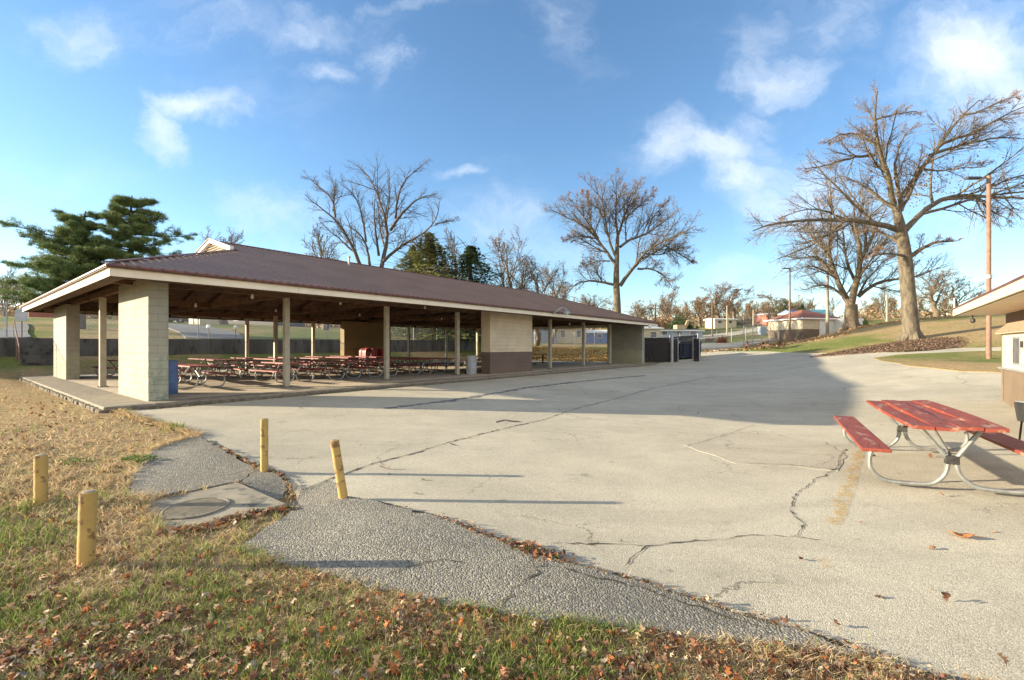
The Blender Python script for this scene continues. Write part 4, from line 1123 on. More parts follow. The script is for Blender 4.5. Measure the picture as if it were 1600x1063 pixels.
SP=[(15,.1,1.,.46,42,.10,.09,5),(10,.08,1.,.56,40,.05,.11,3),(8,.06,1.,.60,36,.02,.13,3)]
oak_l=[L_([(1397,321),(1388,273),(1371,230),(1366,178),(1371,143)],.25,.05),L_([(1371,230),(1340,208),(1310,210),(1288,225)],.13,.03),
 L_([(1368,187),(1401,178),(1431,174)],.10,.03),L_([(1366,243),(1323,247),(1293,260),(1258,264)],.14,.03),L_([(1388,273),(1372,262),(1350,225),(1345,200)],.1,.03),
 L_([(1410,308),(1440,264),(1470,225),(1500,182),(1531,156)],.24,.04),L_([(1453,243),(1505,225),(1557,215),(1602,217)],.16,.03),L_([(1470,225),(1522,208),(1565,182),(1605,165)],.15,.03),
 L_([(1414,360),(1444,329),(1470,305),(1518,303),(1565,312),(1600,308),(1645,315)],.27,.05),L_([(1518,303),(1550,330),(1580,345)],.1,.02),
 L_([(1397,325),(1366,303),(1336,282),(1306,273)],.18,.03),L_([(1405,360),(1366,347),(1323,344),(1258,344),(1206,347),(1176,362)],.26,.04),L_([(1323,344),(1290,330),(1262,325),(1215,342)],.1,.02),
 L_([(1414,399),(1384,396),(1364,400)],.13,.05),L_([(1410,385),(1386,366),(1362,360),(1340,362)],.15,.03),L_([(1420,403),(1444,386),(1466,377),(1495,377)],.22,.04),
 L_([(1408,330),(1404,300),(1396,262),(1408,215),(1425,200)],.2,.03),L_([(1404,335),(1425,300),(1432,262),(1445,240)],.17,.03),L_([(1500,182),(1530,175),(1560,160),(1590,150)],.1,.02),L_([(1440,264),(1470,268),(1500,262),(1540,262)],.1,.02)]
def nest(T,PP,RR,g):
    c=W(1425,288,35.5)-np.array([*W(1424,532,35.5)[:2],W(1424,532,35.5)[2]-.1])
    n=900; q=g.normal(size=(n,3))*np.array([2.1,1.6,.85])+c; T.quads(q,np.full(n,.08),leafcols(n,'brown',g)*.75,.5,g)
hero_tree('oak_tree','big grey oak with thick straight trunk and sparse brown leaves above the leaf bed',[(1424,534,.72),(1423,512,.54),(1419,460,.48),(1414,402,.45),(1408,360,.36),(1399,322,.24)],oak_l,35.5,'bark',[(12,.12,1.,.38,44,.11,.09,5),(9,.08,1.,.56,40,.05,.11,3),(8,.06,1.,.60,36,.02,.13,3)],('pinky',.14,.04),seed=3,extra=nest)
tw_l=[L_([(1330,478),(1319,464),(1307,436),(1299,408),(1285,380),(1268,350)],.40,.05),L_([(1330,476),(1333,456),(1341,431),(1347,402),(1340,370),(1332,342),(1336,303)],.44,.04),
 L_([(1347,402),(1358,380),(1372,350),(1385,325)],.25,.04),L_([(1341,464),(1364,445),(1383,436),(1406,439),(1440,430),(1475,415)],.25,.03),L_([(1319,464),(1296,445),(1274,447),(1250,455)],.17,.03),
 L_([(1302,428),(1277,400),(1243,405),(1220,397)],.2,.03),L_([(1299,408),(1293,377),(1300,340),(1297,312)],.2,.03),L_([(1307,436),(1280,418),(1262,415),(1236,425)],.14,.02),
 L_([(1336,440),(1322,410),(1318,370),(1312,330)],.2,.03),L_([(1345,410),(1362,395),(1385,378),(1400,372)],.16,.03),L_([(1297,400),(1270,370),(1250,352),(1228,350)],.13,.02),L_([(1355,385),(1350,350),(1358,318)],.14,.02),L_([(1341,462),(1352,440),(1375,415),(1392,400)],.15,.03)]
hero_tree('bare_tree','wide bare tree forking low into two thick trunks right of the garage',[(1330,515,.80),(1330,500,.66),(1330,476,.58)],tw_l,50.,'bark_tan',SP,('yellow',.03,.06),seed=5)
c_l=[L_([(960,445),(942,441),(917,438),(899,443),(885,461)],.17,.03),L_([(969,447),(982,427),(996,413),(1003,395),(1027,382),(1057,368),(1088,353)],.24,.03),L_([(996,420),(1021,420),(1036,429),(1054,454)],.13,.02),
 L_([(1036,383),(1057,393),(1084,411)],.1,.02),L_([(962,413),(944,389),(930,368),(908,350),(885,339),(863,328)],.2,.03),L_([(935,373),(914,341),(899,323),(885,305)],.13,.02),L_([(953,408),(935,407),(908,418)],.1,.02),
 L_([(962,400),(951,377),(945,337),(944,314),(919,287)],.17,.03),L_([(965,373),(962,339),(963,310),(962,278)],.16,.03),L_([(966,368),(973,346),(984,316),(998,287)],.15,.03),L_([(969,386),(984,373),(1009,368),(1032,350),(1054,332)],.17,.03),
 L_([(975,344),(998,323),(1021,301)],.1,.02),L_([(930,373),(908,368),(881,375)],.1,.02),L_([(1003,395),(1030,400),(1050,390),(1070,380)],.1,.02),L_([(944,330),(925,320),(910,300)],.08,.02),L_([(1009,368),(1020,340),(1040,315)],.09,.02)]
hero_tree('bare_tree','round crowned bare tree behind the far end of the pavilion roof',[(965,552,.42),(965,492,.36),(963,440,.30),(964,400,.22),(965,370,.17)],c_l,46.,'bark',SP,('pinky',.15,.045),seed=7)
m_l=[L_([(596,418),(606,370),(610,360),(592,316),(584,282),(568,264),(552,256)],.27,.03),L_([(610,360),(620,344),(632,328),(656,308),(682,304)],.2,.03),L_([(618,342),(621,310),(630,282),(652,266),(666,252)],.15,.02),
 L_([(600,408),(620,388),(650,372),(676,354),(688,330),(686,316)],.2,.03),L_([(680,350),(704,346),(716,340)],.08,.02),L_([(565,420),(548,378),(526,342),(508,332),(476,304)],.25,.03),L_([(524,340),(520,310),(494,288),(476,270)],.14,.02),
 L_([(578,415),(572,378),(556,360),(540,352)],.18,.03),L_([(592,400),(588,370),(584,340),(586,306)],.17,.03),L_([(554,394),(516,362),(498,344)],.12,.02),L_([(572,378),(568,350),(562,320),(550,300),(530,285)],.14,.02),L_([(606,370),(600,345),(605,318),(612,290)],.12,.02),L_([(520,330),(524,300),(515,270)],.09,.02)]
hero_tree('bare_tree','bare many stemmed tree with upswept dark limbs behind the pavilion ridge',[(590,508,.5),(592,470,.42),(594,440,.38),(596,418,.3)],m_l,48.,'bark_dark',[(13,.1,1.,.36,40,.10,.09,5),(9,.08,1.,.54,40,.05,.11,3),(7,.06,1.,.60,36,.02,.13,3)],None,seed=9)
# ---- template bare trees, copied for the background
def template(seed,mat,h=10.,leaves=None,spr=40,mains=9,fork=.25):
    g=np.random.default_rng(seed); T=Tree()
    k=10; z=np.linspace(0,h*.8,k); tr=np.stack([np.cumsum(g.normal(size=k)*.12),np.cumsum(g.normal(size=k)*.12),z],-1)[None]; tr[0,0,:2]=0
    rd=np.linspace(.032*h,.006*h,k)[None]; T.add(tr,rd,8)
    a=children(tr,rd,mains,fork,1.,.62,spr,.22,.12,k=7,rr=.6,rmin=.025,g=g); T.add(a[0],a[1],5)
    b=children(a[0],a[1],8,.12,1.,.5,38,.15,.18,g=g,rmin=.02); T.add(b[0],b[1],4)
    c=children(b[0],b[1],8,.1,1.,.55,36,.08,.2,g=g,rmin=.013); T.add(c[0],c[1],3)
    d=children(c[0],c[1],4,.1,1.,.6,34,.05,.2,g=g,rmin=.01,k=4); T.add(d[0],d[1],3)
    if leaves:
        kind,frac,size=leaves; e=d[0].reshape(-1,3); e=e[g.random(len(e))<frac]; T.quads(e+g.normal(size=e.shape)*.08,np.full(len(e),size),leafcols(len(e),kind,g),.6,g)
    return T
TPL={}
def plant(kind,label,px,pyt,d,name='bare_tree',group=None,wid=1.,cat='tree',pyb=None):
    x,y=px_xy(px,d); z=Hs(x,y); top=EYE-(pyt-HY)/F*d; h=top-z
    if kind not in TPL:
        rt=thing(name,label,cat,(x,y,z-.1),0,group)
        T=TDEF[kind][0](); T.build(rt,TDEF[kind][1],lmat=TDEF[kind][2] if len(TDEF[kind])>2 else 'leafv'); TPL[kind]=rt
        rt['_h']=float(max(v[:,2].max() for v in T.V+T.LV))
    else: rt=copy_thing(TPL[kind],(x,y,z-.1),random.uniform(0,6.28),label=label); rt.name=name
    if group: rt['group']=group
    hh=TPL[kind]['_h']; s=h/hh; rt.scale=(s*wid,s*wid,s); rt.rotation_euler=(0,0,random.uniform(0,6.28))
    return rt
def cedar(seed,kind,h=8.,w=.26,n=15000):
    g=np.random.default_rng(seed); T=Tree(); tr=np.stack([np.zeros(6),np.zeros(6),np.linspace(0,h*.95,6)],-1)[None]; T.add(tr,np.linspace(.18,.03,6)[None],7)
    a=children(tr,np.linspace(.18,.03,6)[None],46,.08,.98,.3,68,.1,.08,g=g,rr=.35,rmin=.02); T.add(a[0],a[1],3)
    z=g.random(n)**1.15*h; rmax=w*h*(1-(z/h)**1.4)*(.75+.35*np.sin(z*2.3+g.random()*6)*np.cos(z*5.1))+.1
    th=g.random(n)*6.283; lob=.8+.3*np.sin(th*3+z*1.7)+.15*np.sin(th*7+z*3.1); r=rmax*lob*np.sqrt(.15+.85*g.random(n))
    c=np.stack([r*np.cos(th),r*np.sin(th),z],-1); cl=.3*np.floor(c/.3+g.random(3)); c=c*.75+cl*.25
    T.quads(c,np.full(n,.075),leafcols(n,kind,g),.3,g); return T
def bushy(seed,kind,n=7000,h=3.,w=2.2):
    g=np.random.default_rng(seed); T=Tree(); N=26; k=6
    d=norm(g.normal(size=(N,3))*[1,1,.6]+[0,0,.9]); u=np.linspace(0,1,k)[None,:,None]; pts=d[:,None,:]*u*h*.75*np.array([w/h,w/h,1.])*(.7+.4*g.random((N,1,1))); pts+=g.normal(size=pts.shape)*.05*u
    rd=np.repeat(np.linspace(.05,.012,k)[None],N,0); T.add(pts,rd,4); a=children(pts,rd,7,.2,1.,.4,40,.1,.2,g=g,rmin=.012); T.add(a[0],a[1],3)
    b=children(a[0],a[1],5,.1,1.,.5,40,.05,.2,g=g,rmin=.009); T.add(b[0],b[1],3)
    e=b[0].reshape(-1,3); e=e[g.integers(0,len(e),n)]+g.normal(size=(n,3))*.14; e[:,2]=np.abs(e[:,2]); T.quads(e,np.full(n,.07),leafcols(n,kind,g),.6,g); return T
TDEF={'bareA':(lambda:template(21,'bark'),'bark'),'bareB':(lambda:template(22,'bark_tan',spr=34,mains=11,fork=.12,leaves=('pinky',.05,.06)),'bark_tan'),
      'brown':(lambda:template(23,'bark_tan',spr=46,mains=13,fork=.14,leaves=('brown',.22,.05)),'bark_tan'),'rust':(lambda:template(24,'bark_tan',spr=50,mains=13,fork=.12,leaves=('rust',.4,.055)),'bark_tan'),
      'pinky':(lambda:template(25,'bark',spr=48,mains=13,fork=.14,leaves=('pinky',.3,.05)),'bark'),'olive':(lambda:template(26,'bark',spr=42,mains=12,fork=.12,leaves=('olive',.7,.07)),'bark'),
      'cedar':(lambda:cedar(31,'olive'),'bark_dark'),'cedar2':(lambda:cedar(32,'dgreen',w=.33),'bark_dark'),
      'redbush':(lambda:bushy(41,'red',1500,1.6,1.5),'bark_tan'),'thicket':(lambda:bushy(42,'brown',2500),'bark_tan'),'gbush':(lambda:bushy(43,'dgreen',9000,3,2.4),'bark_dark')}
plant('cedar','pale olive evergreen cone behind the pavilion roof, right of the many stemmed tree',672,362,52,'cedar_tree',wid=2.8)
plant('cedar2','darker green evergreen behind the roof, right of the pale olive cone',735,374,54,'cedar_tree',wid=2.6)
plant('cedar','stubby olive evergreen just left of the cedar cone behind the roof',645,384,56,'cedar_tree',wid=2.4)
plant('bareB','slim pale bare tree with a straight leader behind the middle of the pavilion roof',785,352,58)
plant('bareA','small bare tree right of the slim pale one, behind the roof',838,395,62)
plant('bareB','faint bare tree just above the sloping end of the pavilion roof',862,404,70)
plant('bareA','bare tree top showing above the roof ridge left of the many stemmed tree',508,352,64)
plant('bareB','bare tree top showing just right of the white roof gable',352,352,75)
plant('bareA','bare tree with a leaning limb between the two evergreens',712,352,60,wid=.7)
BG='leafless trees along the far horizon'
plant('brown','brown leafed tree low behind the round crowned tree, left of its trunk',925,458,95,group=BG,wid=2.0)
plant('brown','tan bushy tree low behind the round crowned tree, right of its trunk',1002,474,100,group=BG,wid=2.4)
plant('bareB','pale bare tree behind the dark utility pole',1048,452,110,group=BG,wid=1.3)
plant('gbush','dark green bush tree right of the dark utility pole',1062,488,92,'evergreen_bush',wid=1.2)
plant('rust','orange brown tree at the left side of the tall horizon trees',1094,462,112,group=BG,wid=2.0)
plant('brown','tallest brown tree on the horizon above the trailer house',1122,440,118,group=BG,wid=2.1)
plant('pinky','rounded greyish tree right of the tallest one on the horizon',1148,445,116,group=BG,wid=1.9)
plant('rust','low rusty tree between the tall horizon trees and the brick building',1172,476,125,group=BG,wid=2.4)
plant('pinky','pinkish tree behind the small brick building',1208,455,100,group=BG,wid=1.8)
plant('olive','olive green tree touching the roof of the small brick building',1224,464,96,group=BG,wid=1.7)
plant('cedar2','small dark evergreen peeping over the garage roof',1254,471,95,'cedar_tree',wid=1.6)
plant('bareA','bare tree between garage roof and twin trunk tree',1300,462,92,group=BG)
plant('bareB','thin bare tree left of the big oak trunk, on the mound',1385,440,85,group=BG)
plant('brown','bushy bare tree on the mound right of the oak trunk, left half',1462,416,72,group=BG,wid=2.0)
plant('bareA','bushy bare tree on the mound right of the oak trunk, right half',1494,432,74,group=BG,wid=2.0)
plant('bareB','low bare tree beside the concession stand eave on the mound',1525,452,80,group=BG,wid=1.3)
plant('bareA','bare tree at the left edge of the picture below the pines',10,415,70,group=BG,wid=1.)
plant('bareB','second bare tree from the left edge, below the pine boughs',40,432,66,group=BG,wid=1.2)
plant('brown','brown tree behind the driveway at the far left',-20,440,80,group=BG)
plant('bareA','bare tree on the terrace seen through the middle bays',345,465,70,group=BG)
plant('redbush','reddish leafy shrub beside the far road',1128,520,64,'shrub',cat='shrub')
plant('redbush','small brown shrub left of the reddish one by the far road',1108,524,68,'shrub',cat='shrub',wid=1.2)
plant('thicket','tangled brown thicket on the hill behind the trailer house',1165,494,118,'thicket',cat='shrub',wid=1.8)
plant('thicket','tangled thicket beside the dark green bush on the hill',1040,492,100,'thicket',cat='shrub',wid=1.8)
plant('gbush','dark hedge right of the trailer house',1152,500,110,'hedge',cat='hedge',wid=1.6)
plant('thicket','brown thicket behind the right edge of the garage roof',1345,488,75,'thicket',cat='shrub',wid=1.3)
plant('gbush','dark ivy clump at the foot of the twin trunk tree',1352,492,51.5,'ivy_clump',cat='shrub',wid=.35)
# a far wood that reads as one mass
def far_wood(name,x0,x1,n,seed,d0,d1,hgt,kinds):
    g=np.random.default_rng(seed); T=Tree()
    px=g.uniform(x0,x1,n); d=g.uniform(d0,d1,n); X=(px-CX)/F*d; Z=H(X,d); h=hgt*(.6+.6*g.random(n))
    k=6; u=np.linspace(0,1,k); tr=np.zeros((n,k,3)); tr[...,0]=X[:,None]+g.normal(size=(n,k))*.3; tr[...,1]=d[:,None]+g.normal(size=(n,k))*.3; tr[...,2]=Z[:,None]+h[:,None]*u*.85
    rd=np.repeat(np.linspace(.2,.05,k)[None],n,0); T.add(tr,rd,4)
    a=children(tr,rd,10,.15,1.,.5,42,.2,.15,g=g,rmin=.06); T.add(a[0],a[1],3); b=children(a[0],a[1],7,.1,1.,.5,40,.1,.2,g=g,rmin=.04); T.add(b[0],b[1],3)
    c=children(b[0],b[1],4,.1,1.,.6,40,.1,.2,g=g,rmin=.03,k=4); T.add(c[0],c[1],3)
    e=c[0].reshape(-1,3); m=len(e)//3; e=e[g.integers(0,len(e),m)]+g.normal(size=(m,3))*.3; 
    ug=n*110; i_=g.integers(0,n,ug); hh_=np.abs(g.normal(size=ug))*1.3; ue=np.stack([X[i_]+g.normal(size=ug)*4.,d[i_]+g.normal(size=ug)*3,Z[i_]+hh_+.1],-1); ue[:,2]=H(ue[:,0],ue[:,1])+hh_; e=np.concatenate([e,ue]); m=len(e)
    cols=np.concatenate([leafcols(m//len(kinds)+1,q,g) for q in kinds])[:m]; T.quads(e,np.concatenate([np.full(m-ug,.14),np.full(ug,.38)]),cols[g.permutation(m)],.6,g)
    v=np.concatenate(T.V+T.LV); nb=sum(len(q) for q in T.V)
    F_=np.concatenate(T.F+[f+nb for f in T.LF]); col=np.concatenate([np.tile(np.array([[.19,.145,.105]]),(nb,1)),np.concatenate(T.LC)])
    o=np_mesh(name,v,F_,M['leafv'],col=col); return struct(o,'stuff')
far_wood('distant_wood',-400,330,60,51,100,150,9.,['brown','brown','olive'])
far_wood('distant_wood',330,1100,90,52,125,180,7.5,['brown','pinky','brown'])
far_wood('distant_wood',1100,2000,110,53,130,185,6.,['brown','olive','pinky'])

# ---- white pines at the left
def white_pine(label,trunk,boughs,d,seed):
    g=np.random.default_rng(seed); b0=W(trunk[0][0],trunk[0][1],d); zb=Hs(b0[0],b0[1]); org=np.array([b0[0],b0[1],zb-.1]); rt=thing('pine_tree',label,'pine tree',org)
    tp=[W(p[0],p[1],d)-org for p in trunk]; tp[0][2]=0; tm=MB(); tm.tube(tp,list(np.linspace(.26,.05,len(tp))),12); tm.build('trunk',M['bark_dark'],rt,smooth=True)
    PP=[];RR=[]
    tpa=np.array(tp)
    for (y0,tx,ty) in boughs:
        zz=W(0,y0,d)[2]-org[2]; bx=np.interp(zz,tpa[:,2],tpa[:,0])
        s=np.array([bx,0,zz]); e=W(tx,ty,d)-org; L=abs(e[0]-s[0]); e[1]+=g.uniform(-.5,.5)*L
        mid=(s+e)/2; mid[2]-=.05*L; e=s+(e-s)*.90; PP.append(resample([s,mid,e],[.09,.06,.02],10)[0]); RR.append(np.linspace(.09,.02,10))
    # more boughs towards and away from the viewer
    for _ in range(60):
        zz=g.uniform(tpa[-1,2]*.22,tpa[-1,2]*.97); bx=np.interp(zz,tpa[:,2],tpa[:,0]); L=(1-(zz/tpa[-1,2])**1.8)*3.1+.7; a=g.uniform(0,6.28)
        s=np.array([bx,0,zz]); e=s+np.array([math.cos(a)*L*.8,math.sin(a)*L,.12*L]); mid=(s+e)/2; mid[2]-=.05*L
        PP.append(resample([s,mid,e],[.07,.05,.02],10)[0]); RR.append(np.linspace(.07,.02,10))
    PP=np.array(PP); RR=np.array(RR); T=Tree(); T.add(PP,RR,5)
    a=children(PP,RR,17,.12,1.,.31,50,.06,.08,g=g,rmin=.012,flat=.3); T.add(a[0],a[1],3)
    b=children(a[0],a[1],5,.2,1.,.5,40,.10,.1,g=g,rmin=.008,flat=.4,k=4); 
    T.build(rt,'bark_dark')
    e=np.concatenate([b[0][:,1:].reshape(-1,3),a[0][:,2:].reshape(-1,3)]); n=len(e); K=8
    c=np.repeat(e,K,0)+g.normal(size=(n*K,3))*[.07,.07,.04]; dd=norm(g.normal(size=(n*K,3))*[1,1,.8]+[0,0,.4]); ln=(.2+.2*g.random((n*K,1)))
    q=norm(np.cross(dd,g.normal(size=dd.shape)))*.013
    v=np.stack([c-q,c+q,c+dd*ln],1).reshape(-1,3); col=np.repeat(np.repeat(leafcols(n,'pine',g),K,0),3,0)
    np_mesh('needles',v,np.arange(len(v)).reshape(-1,3),M['needlev'],rt,col=col)
    print('pine',n*K)
white_pine('broad white pine with the rounded top, right one of the two pines',[(208,505),(207,440),(205,380),(204,340),(206,306)],
  [(318,178,318),(316,238,312),(330,245,335),(335,160,330),(345,262,338),(352,150,345),(365,280,360),(368,165,372),(385,283,380),(392,168,398),(402,278,400),(415,160,425),(425,262,425),(330,182,328),(375,240,378),(390,250,395)],38.,61)
white_pine('wide white pine with long level boughs reaching left, left one of the two pines',[(128,505),(128,440),(128,390),(130,350),(134,330)],
  [(345,84,331),(338,160,335),(362,75,356),(375,25,352),(380,28,373),(392,22,372),(400,180,400),(410,2,401),(412,20,398),(420,30,415),(430,25,425),(440,40,448),(455,10,462),(460,60,470),(380,60,376),(430,180,430),(450,170,455),(465,20,470),(365,95,362)],37.,62)

# ------------------------------------------------------------------ buildings beyond
def house(name,label,px,d,w,dp,hw,hr,rz,wall,roof,cat='building',hip=False,wins=(),door=None,band=None,dz=0,over=.3,flat=False):
    x,y=px_xy(px,d); zb=Hs(x,y)-.3+dz; rt=thing(name,label,cat,(x,y,zb),rz)
    b=MB(); b.box(-w/2,-dp/2,0,w/2,dp/2,hw+.3); b.build('wall',M[wall],rt)
    if band:
        b=MB(); b.box(-w/2-.02,-dp/2-.02,0,w/2+.02,dp/2+.02,1.1+.3); b.build('wainscot',M[band],rt)
    b=MB(); X=w/2+over; Y=dp/2+over; z=hw+.3
    if flat: b.box(-X,-Y,z,X,Y,z+.15)
    elif hip:
        m=min(X,Y); b.add([(-X,-Y,z),(X,-Y,z),(X,Y,z),(-X,Y,z),(-(X-m),-(Y-m),z+hr),(X-m,Y-m,z+hr)],[(0,1,5,4),(1,2,5),(2,3,4,5),(3,0,4),(0,3,2,1)])
    else: b.add([(-X,-Y,z),(X,-Y,z),(X,Y,z),(-X,Y,z),(-X,0,z+hr),(X,0,z+hr)],[(0,1,5,4),(2,3,4,5),(1,2,5),(3,0,4),(0,3,2,1)])
    b.build('roof',M[roof],rt)
    b=MB(); b.box(-X-.01,-Y-.01,z-.18,X+.01,-Y+.04,z-.003); b.box(-X-.01,Y-.04,z-.18,X+.01,Y+.01,z-.003); b.box(-X-.01,-Y+.042,z-.18,-X+.04,Y-.042,z-.003); b.box(X-.04,-Y+.042,z-.18,X+.01,Y-.042,z-.003); b.build('fascia',M['white'],rt)
    for (wx,wz,ww,wh) in wins:
        b=MB(); b.box(wx-ww/2-.07,-dp/2-.05,wz-.07+.3,wx+ww/2+.07,-dp/2-.01,wz+wh+.07+.3); f=b.build('window',M['white'],rt)
        b=MB(); b.box(wx-ww/2,-dp/2-.06,wz+.3,wx+ww/2,-dp/2-.051,wz+wh+.3); b.build('pane',M['glass'],f)
    if door:
        dx,dw,dh,dm=door; b=MB(); b.box(dx-dw/2,-dp/2-.06,.3,dx+dw/2,-dp/2-.021,.3+dh)
        if dw>2:
            for i in range(1,5): b.box(dx-dw/2+.03,-dp/2-.065,.3+dh*i/5-.012,dx+dw/2-.03,-dp/2-.061,.3+dh*i/5+.012)
        b.build('door',M[dm],rt)
    return rt
house('garage','small cream and brown garage with red hip roof and white overhead door',1254,62.5,5.9,5.6,2.55,1.35,R(14),'cream','shingle',hip=True,door=(1.15,2.9,2.25,'white'),band='brownp',over=.45)
house('storage_trailer','white box trailer parked between the wooden pole and the twin trunk tree',1308,61,2.4,5,1.55,.2,R(20),'white','white',cat='trailer',flat=True,over=.02,wins=((.8,.4,.25,.5),))
house('brick_building','little orange brick building on the hill left of the garage',1203,108,4.6,4,2.5,.5,R(10),'brick','darkroof',wins=((.6,1.1,.9,.8),),door=(-1.3,1.,2.,'white'))
house('trailer_house','long pale trailer house on the hill under the tall trees',1126,105,5.6,3.5,1.9,.25,R(12),'cream','white',cat='mobile home',wins=((-1.5,.9,.9,.6),(1.2,.9,.7,.6)))
house('teal_building','distant teal roofed building behind the garage roof',1275,98,4.5,4,1.6,1.5,R(-10),'bluegrey','teal')
house('blue_roof_shed','dark blue roofed shed behind the left slope of the garage roof',1238,92,3.,3,2.6,.7,R(20),'blue','blue')
house('mobile_home','cream mobile home just right of the pavilion\'s far corner',1009,68,2.6,4,2.5,.3,R(10),'cream','white',cat='mobile home',wins=((.2,1.1,.9,.8),))
house('mobile_home','long grey blue mobile home behind the chain link fence beyond the dumpsters',1054,78,8.,3.6,1.6,.25,R(4),'bluegrey','darkroof',cat='mobile home',wins=((-2.5,.8,.9,.7),(0,.8,.9,.7),(2.4,.8,.9,.7)))
house('mobile_home','cream mobile home with windows seen through the far bays',888,78,5.2,3.6,2.6,.4,R(8),'cream','darkroof',cat='mobile home',wins=((-1.4,1.,.7,1.1),(1.3,1.,.7,1.1)))
house('mobile_home','blue mobile home at the right of the far bays',928,80,3.9,3.6,1.9,.4,R(8),'blue','white',cat='mobile home',wins=((.4,.9,.8,.6),))
house('mobile_home','blue grey mobile home at the left of the far bays',848,76,4.2,3.6,2.4,.35,R(5),'bluegrey','darkroof',cat='mobile home',wins=((-.9,1.,.9,.8),(1.1,1.,.9,.8)))
house('brick_house','low red brick house beyond the driveway at the far left',78,88,9,7,2.5,1.2,R(-35),'brick','darkroof',cat='house',wins=((-2.5,.9,1.2,1.),(2.2,.9,1.2,1.)),door=(0,1.,2.,'white'))
house('white_shed','small white shed seen through the pavilion left of the green mound',318,66,2.6,2.6,2.1,.5,R(-25),'cream','darkroof',wins=((.4,1.,.6,.6),),door=(-.6,.8,1.8,'white'))
house('grey_house','long grey roofed house behind the green mound',415,92,14,7,1.6,1.3,R(-25),'darkroof','darkroof',cat='house',wins=((-4,.9,1.2,1.),(0,.9,1.2,1.),(4,.9,1.2,1.)))
# ---- cars
def car(label,px,d,rz,paint):
    x,y=px_xy(px,d); rt=thing('parked_car',label,'car',(x,y,Hs(x,y)),rz,'cars parked beyond the terrace')
    mt=P('car_paint',paint,tuple(c*.9 for c in paint),3,.3,metal=.2)
    b=MB(); prof=[(-2.2,.35),(-2.25,.75),(-2.1,.95),(-1.5,1.0),(-.9,1.42),(.6,1.45),(1.3,1.0),(2.1,.85),(2.25,.6),(2.2,.35)]
    b.prism(prof,-.85,.85,'y'); b.build('body',mt,rt,bevel=.06)
    for sg in (-1,1):
        b=MB(); b.prism([(-1.3,1.02),(-.85,1.36),(.5,1.38),(1.05,1.02)],sg*.856-.006,sg*.856+.006,'y'); b.build('side_window',M['glass'],rt)
        for wx in (-1.4,1.4):
            b=MB(); n=18
            b.prism([(wx+.33*math.cos(a*2*math.pi/n),.33+.33*math.sin(a*2*math.pi/n)) for a in range(n)],sg*.78-.11,sg*.78+.11,'y'); w_=b.build('wheel',M['rubber'],rt)
            b=MB(); b.prism([(wx+.18*math.cos(a*2*math.pi/n),.33+.18*math.sin(a*2*math.pi/n)) for a in range(n)],sg*.9-.006,sg*.9+.006,'y'); b.build('rim',M['galv'],w_)
        b=MB(); b.box(2.13,sg*.6-.2,.62,2.24,sg*.6+.2,.78); b.build('headlight',M['white'],rt)
    b=MB(); b.add([(.62,-.72,1.42),(.62,.72,1.42),(1.3,.78,1.03),(1.3,-.78,1.03)],[(0,1,2,3)]); b.build('windscreen',M['glass'],rt)
for q in [('dark maroon parked car, leftmost in the row seen under the pavilion roof',266,72,R(30),(.08,.04,.05)),('dark blue parked car, middle one in the row seen under the pavilion roof',281,74,R(25),(.04,.05,.10)),('silver grey parked car, right end of the row seen under the pavilion roof',297,76,R(22),(.25,.26,.28))]:
    car(*q)
# ---- backhoe arm like yellow digger far away
dg=thing('excavator','pale yellow excavator arm bent over the hill beside the dark green bush','excavator',(*px_xy(1076,88),Hs(*px_xy(1076,88))-.2),0)
b=MB(); b.bar((-1.0,0,1.0),(-.1,0,3.0),.4,.5); b.bar((-.1,0,3.0),(1.2,0,3.1),.4,.45); b.bar((1.2,0,3.1),(1.1,0,1.6),.35,.4); b.build('arm',M['diggery'],dg)
b=MB(); b.box(-2.6,-1,.9,-.9,1,2.2); b.build('cab',M['diggery'],dg); b=MB(); b.box(-2.9,-1.2,0,-.5,1.2,.9); b.build('track',M['black'],dg)
b=MB(); b.prism([(.7,1.6),(1.4,1.6),(1.3,1.0),(.6,1.1)],-.4,.4,'y'); b.build('bucket',M['clamp'],dg)
# ---- sign by the steps
g_=TS(float(t_at(34,S_WALL+.3)),S_WALL+.3); sg=thing('sign','blank pale square sign with rounded corners on a post at the head of the steps','sign',(*g_,1.7),R(35))
b=MB(); b.tube([(0,0,-.3),(0,0,1.7)],.03,8); b.build('post',M['rust'],sg)
b=MB(); c=.1; b.prism([(-.26+c,1.05),(.26-c,1.05),(.26,1.05+c),(.26,1.7-c),(.26-c,1.7),(-.26+c,1.7),(-.26,1.7-c),(-.26,1.05+c)],-.05,-.03,'y'); b.build('panel',M['grey_can'],sg)
# electric meter posts at the wall top
for px,lab in ((368,'small white lamp on a thin post at the foot of the green mound'),(326,'small white lamp on a short post left of the green mound')):
    r__=(px-CX)/F; s__=S_WALL+.8; t__=((P0[0]+s__*D2[0])-r__*(P0[1]+s__*D2[1]))/(r__*D1[1]-D1[0]); x,y=TS(t__,s__); ml=thing('post_lamp',lab,'post lamp',(x,y,Hs(x,y)))
    b=MB(); b.tube([(0,0,-.1),(0,0,.75)],.03,6); b.build('post',M['clamp'],ml); b=MB(); b.lathe([(.04,.75),(.14,.8),(.15,.95),(.08,1.05),(.01,1.07)],10); b.build('lamp_globe',M['bulb'],ml,smooth=True)
w_=thing('utility_box','white rectangular utility box on the slope left of the garage','utility box',(*px_xy(1191,72),Hs(*px_xy(1191,72))))
b=MB(); b.box(-.5,-.4,0,.5,.4,1.2); b.build('cabinet',M['bluegrey'],w_,bevel=.03); b=MB(); b.box(-.55,-.45,1.2,.55,.45,1.28); b.build('lid',M['white'],w_)
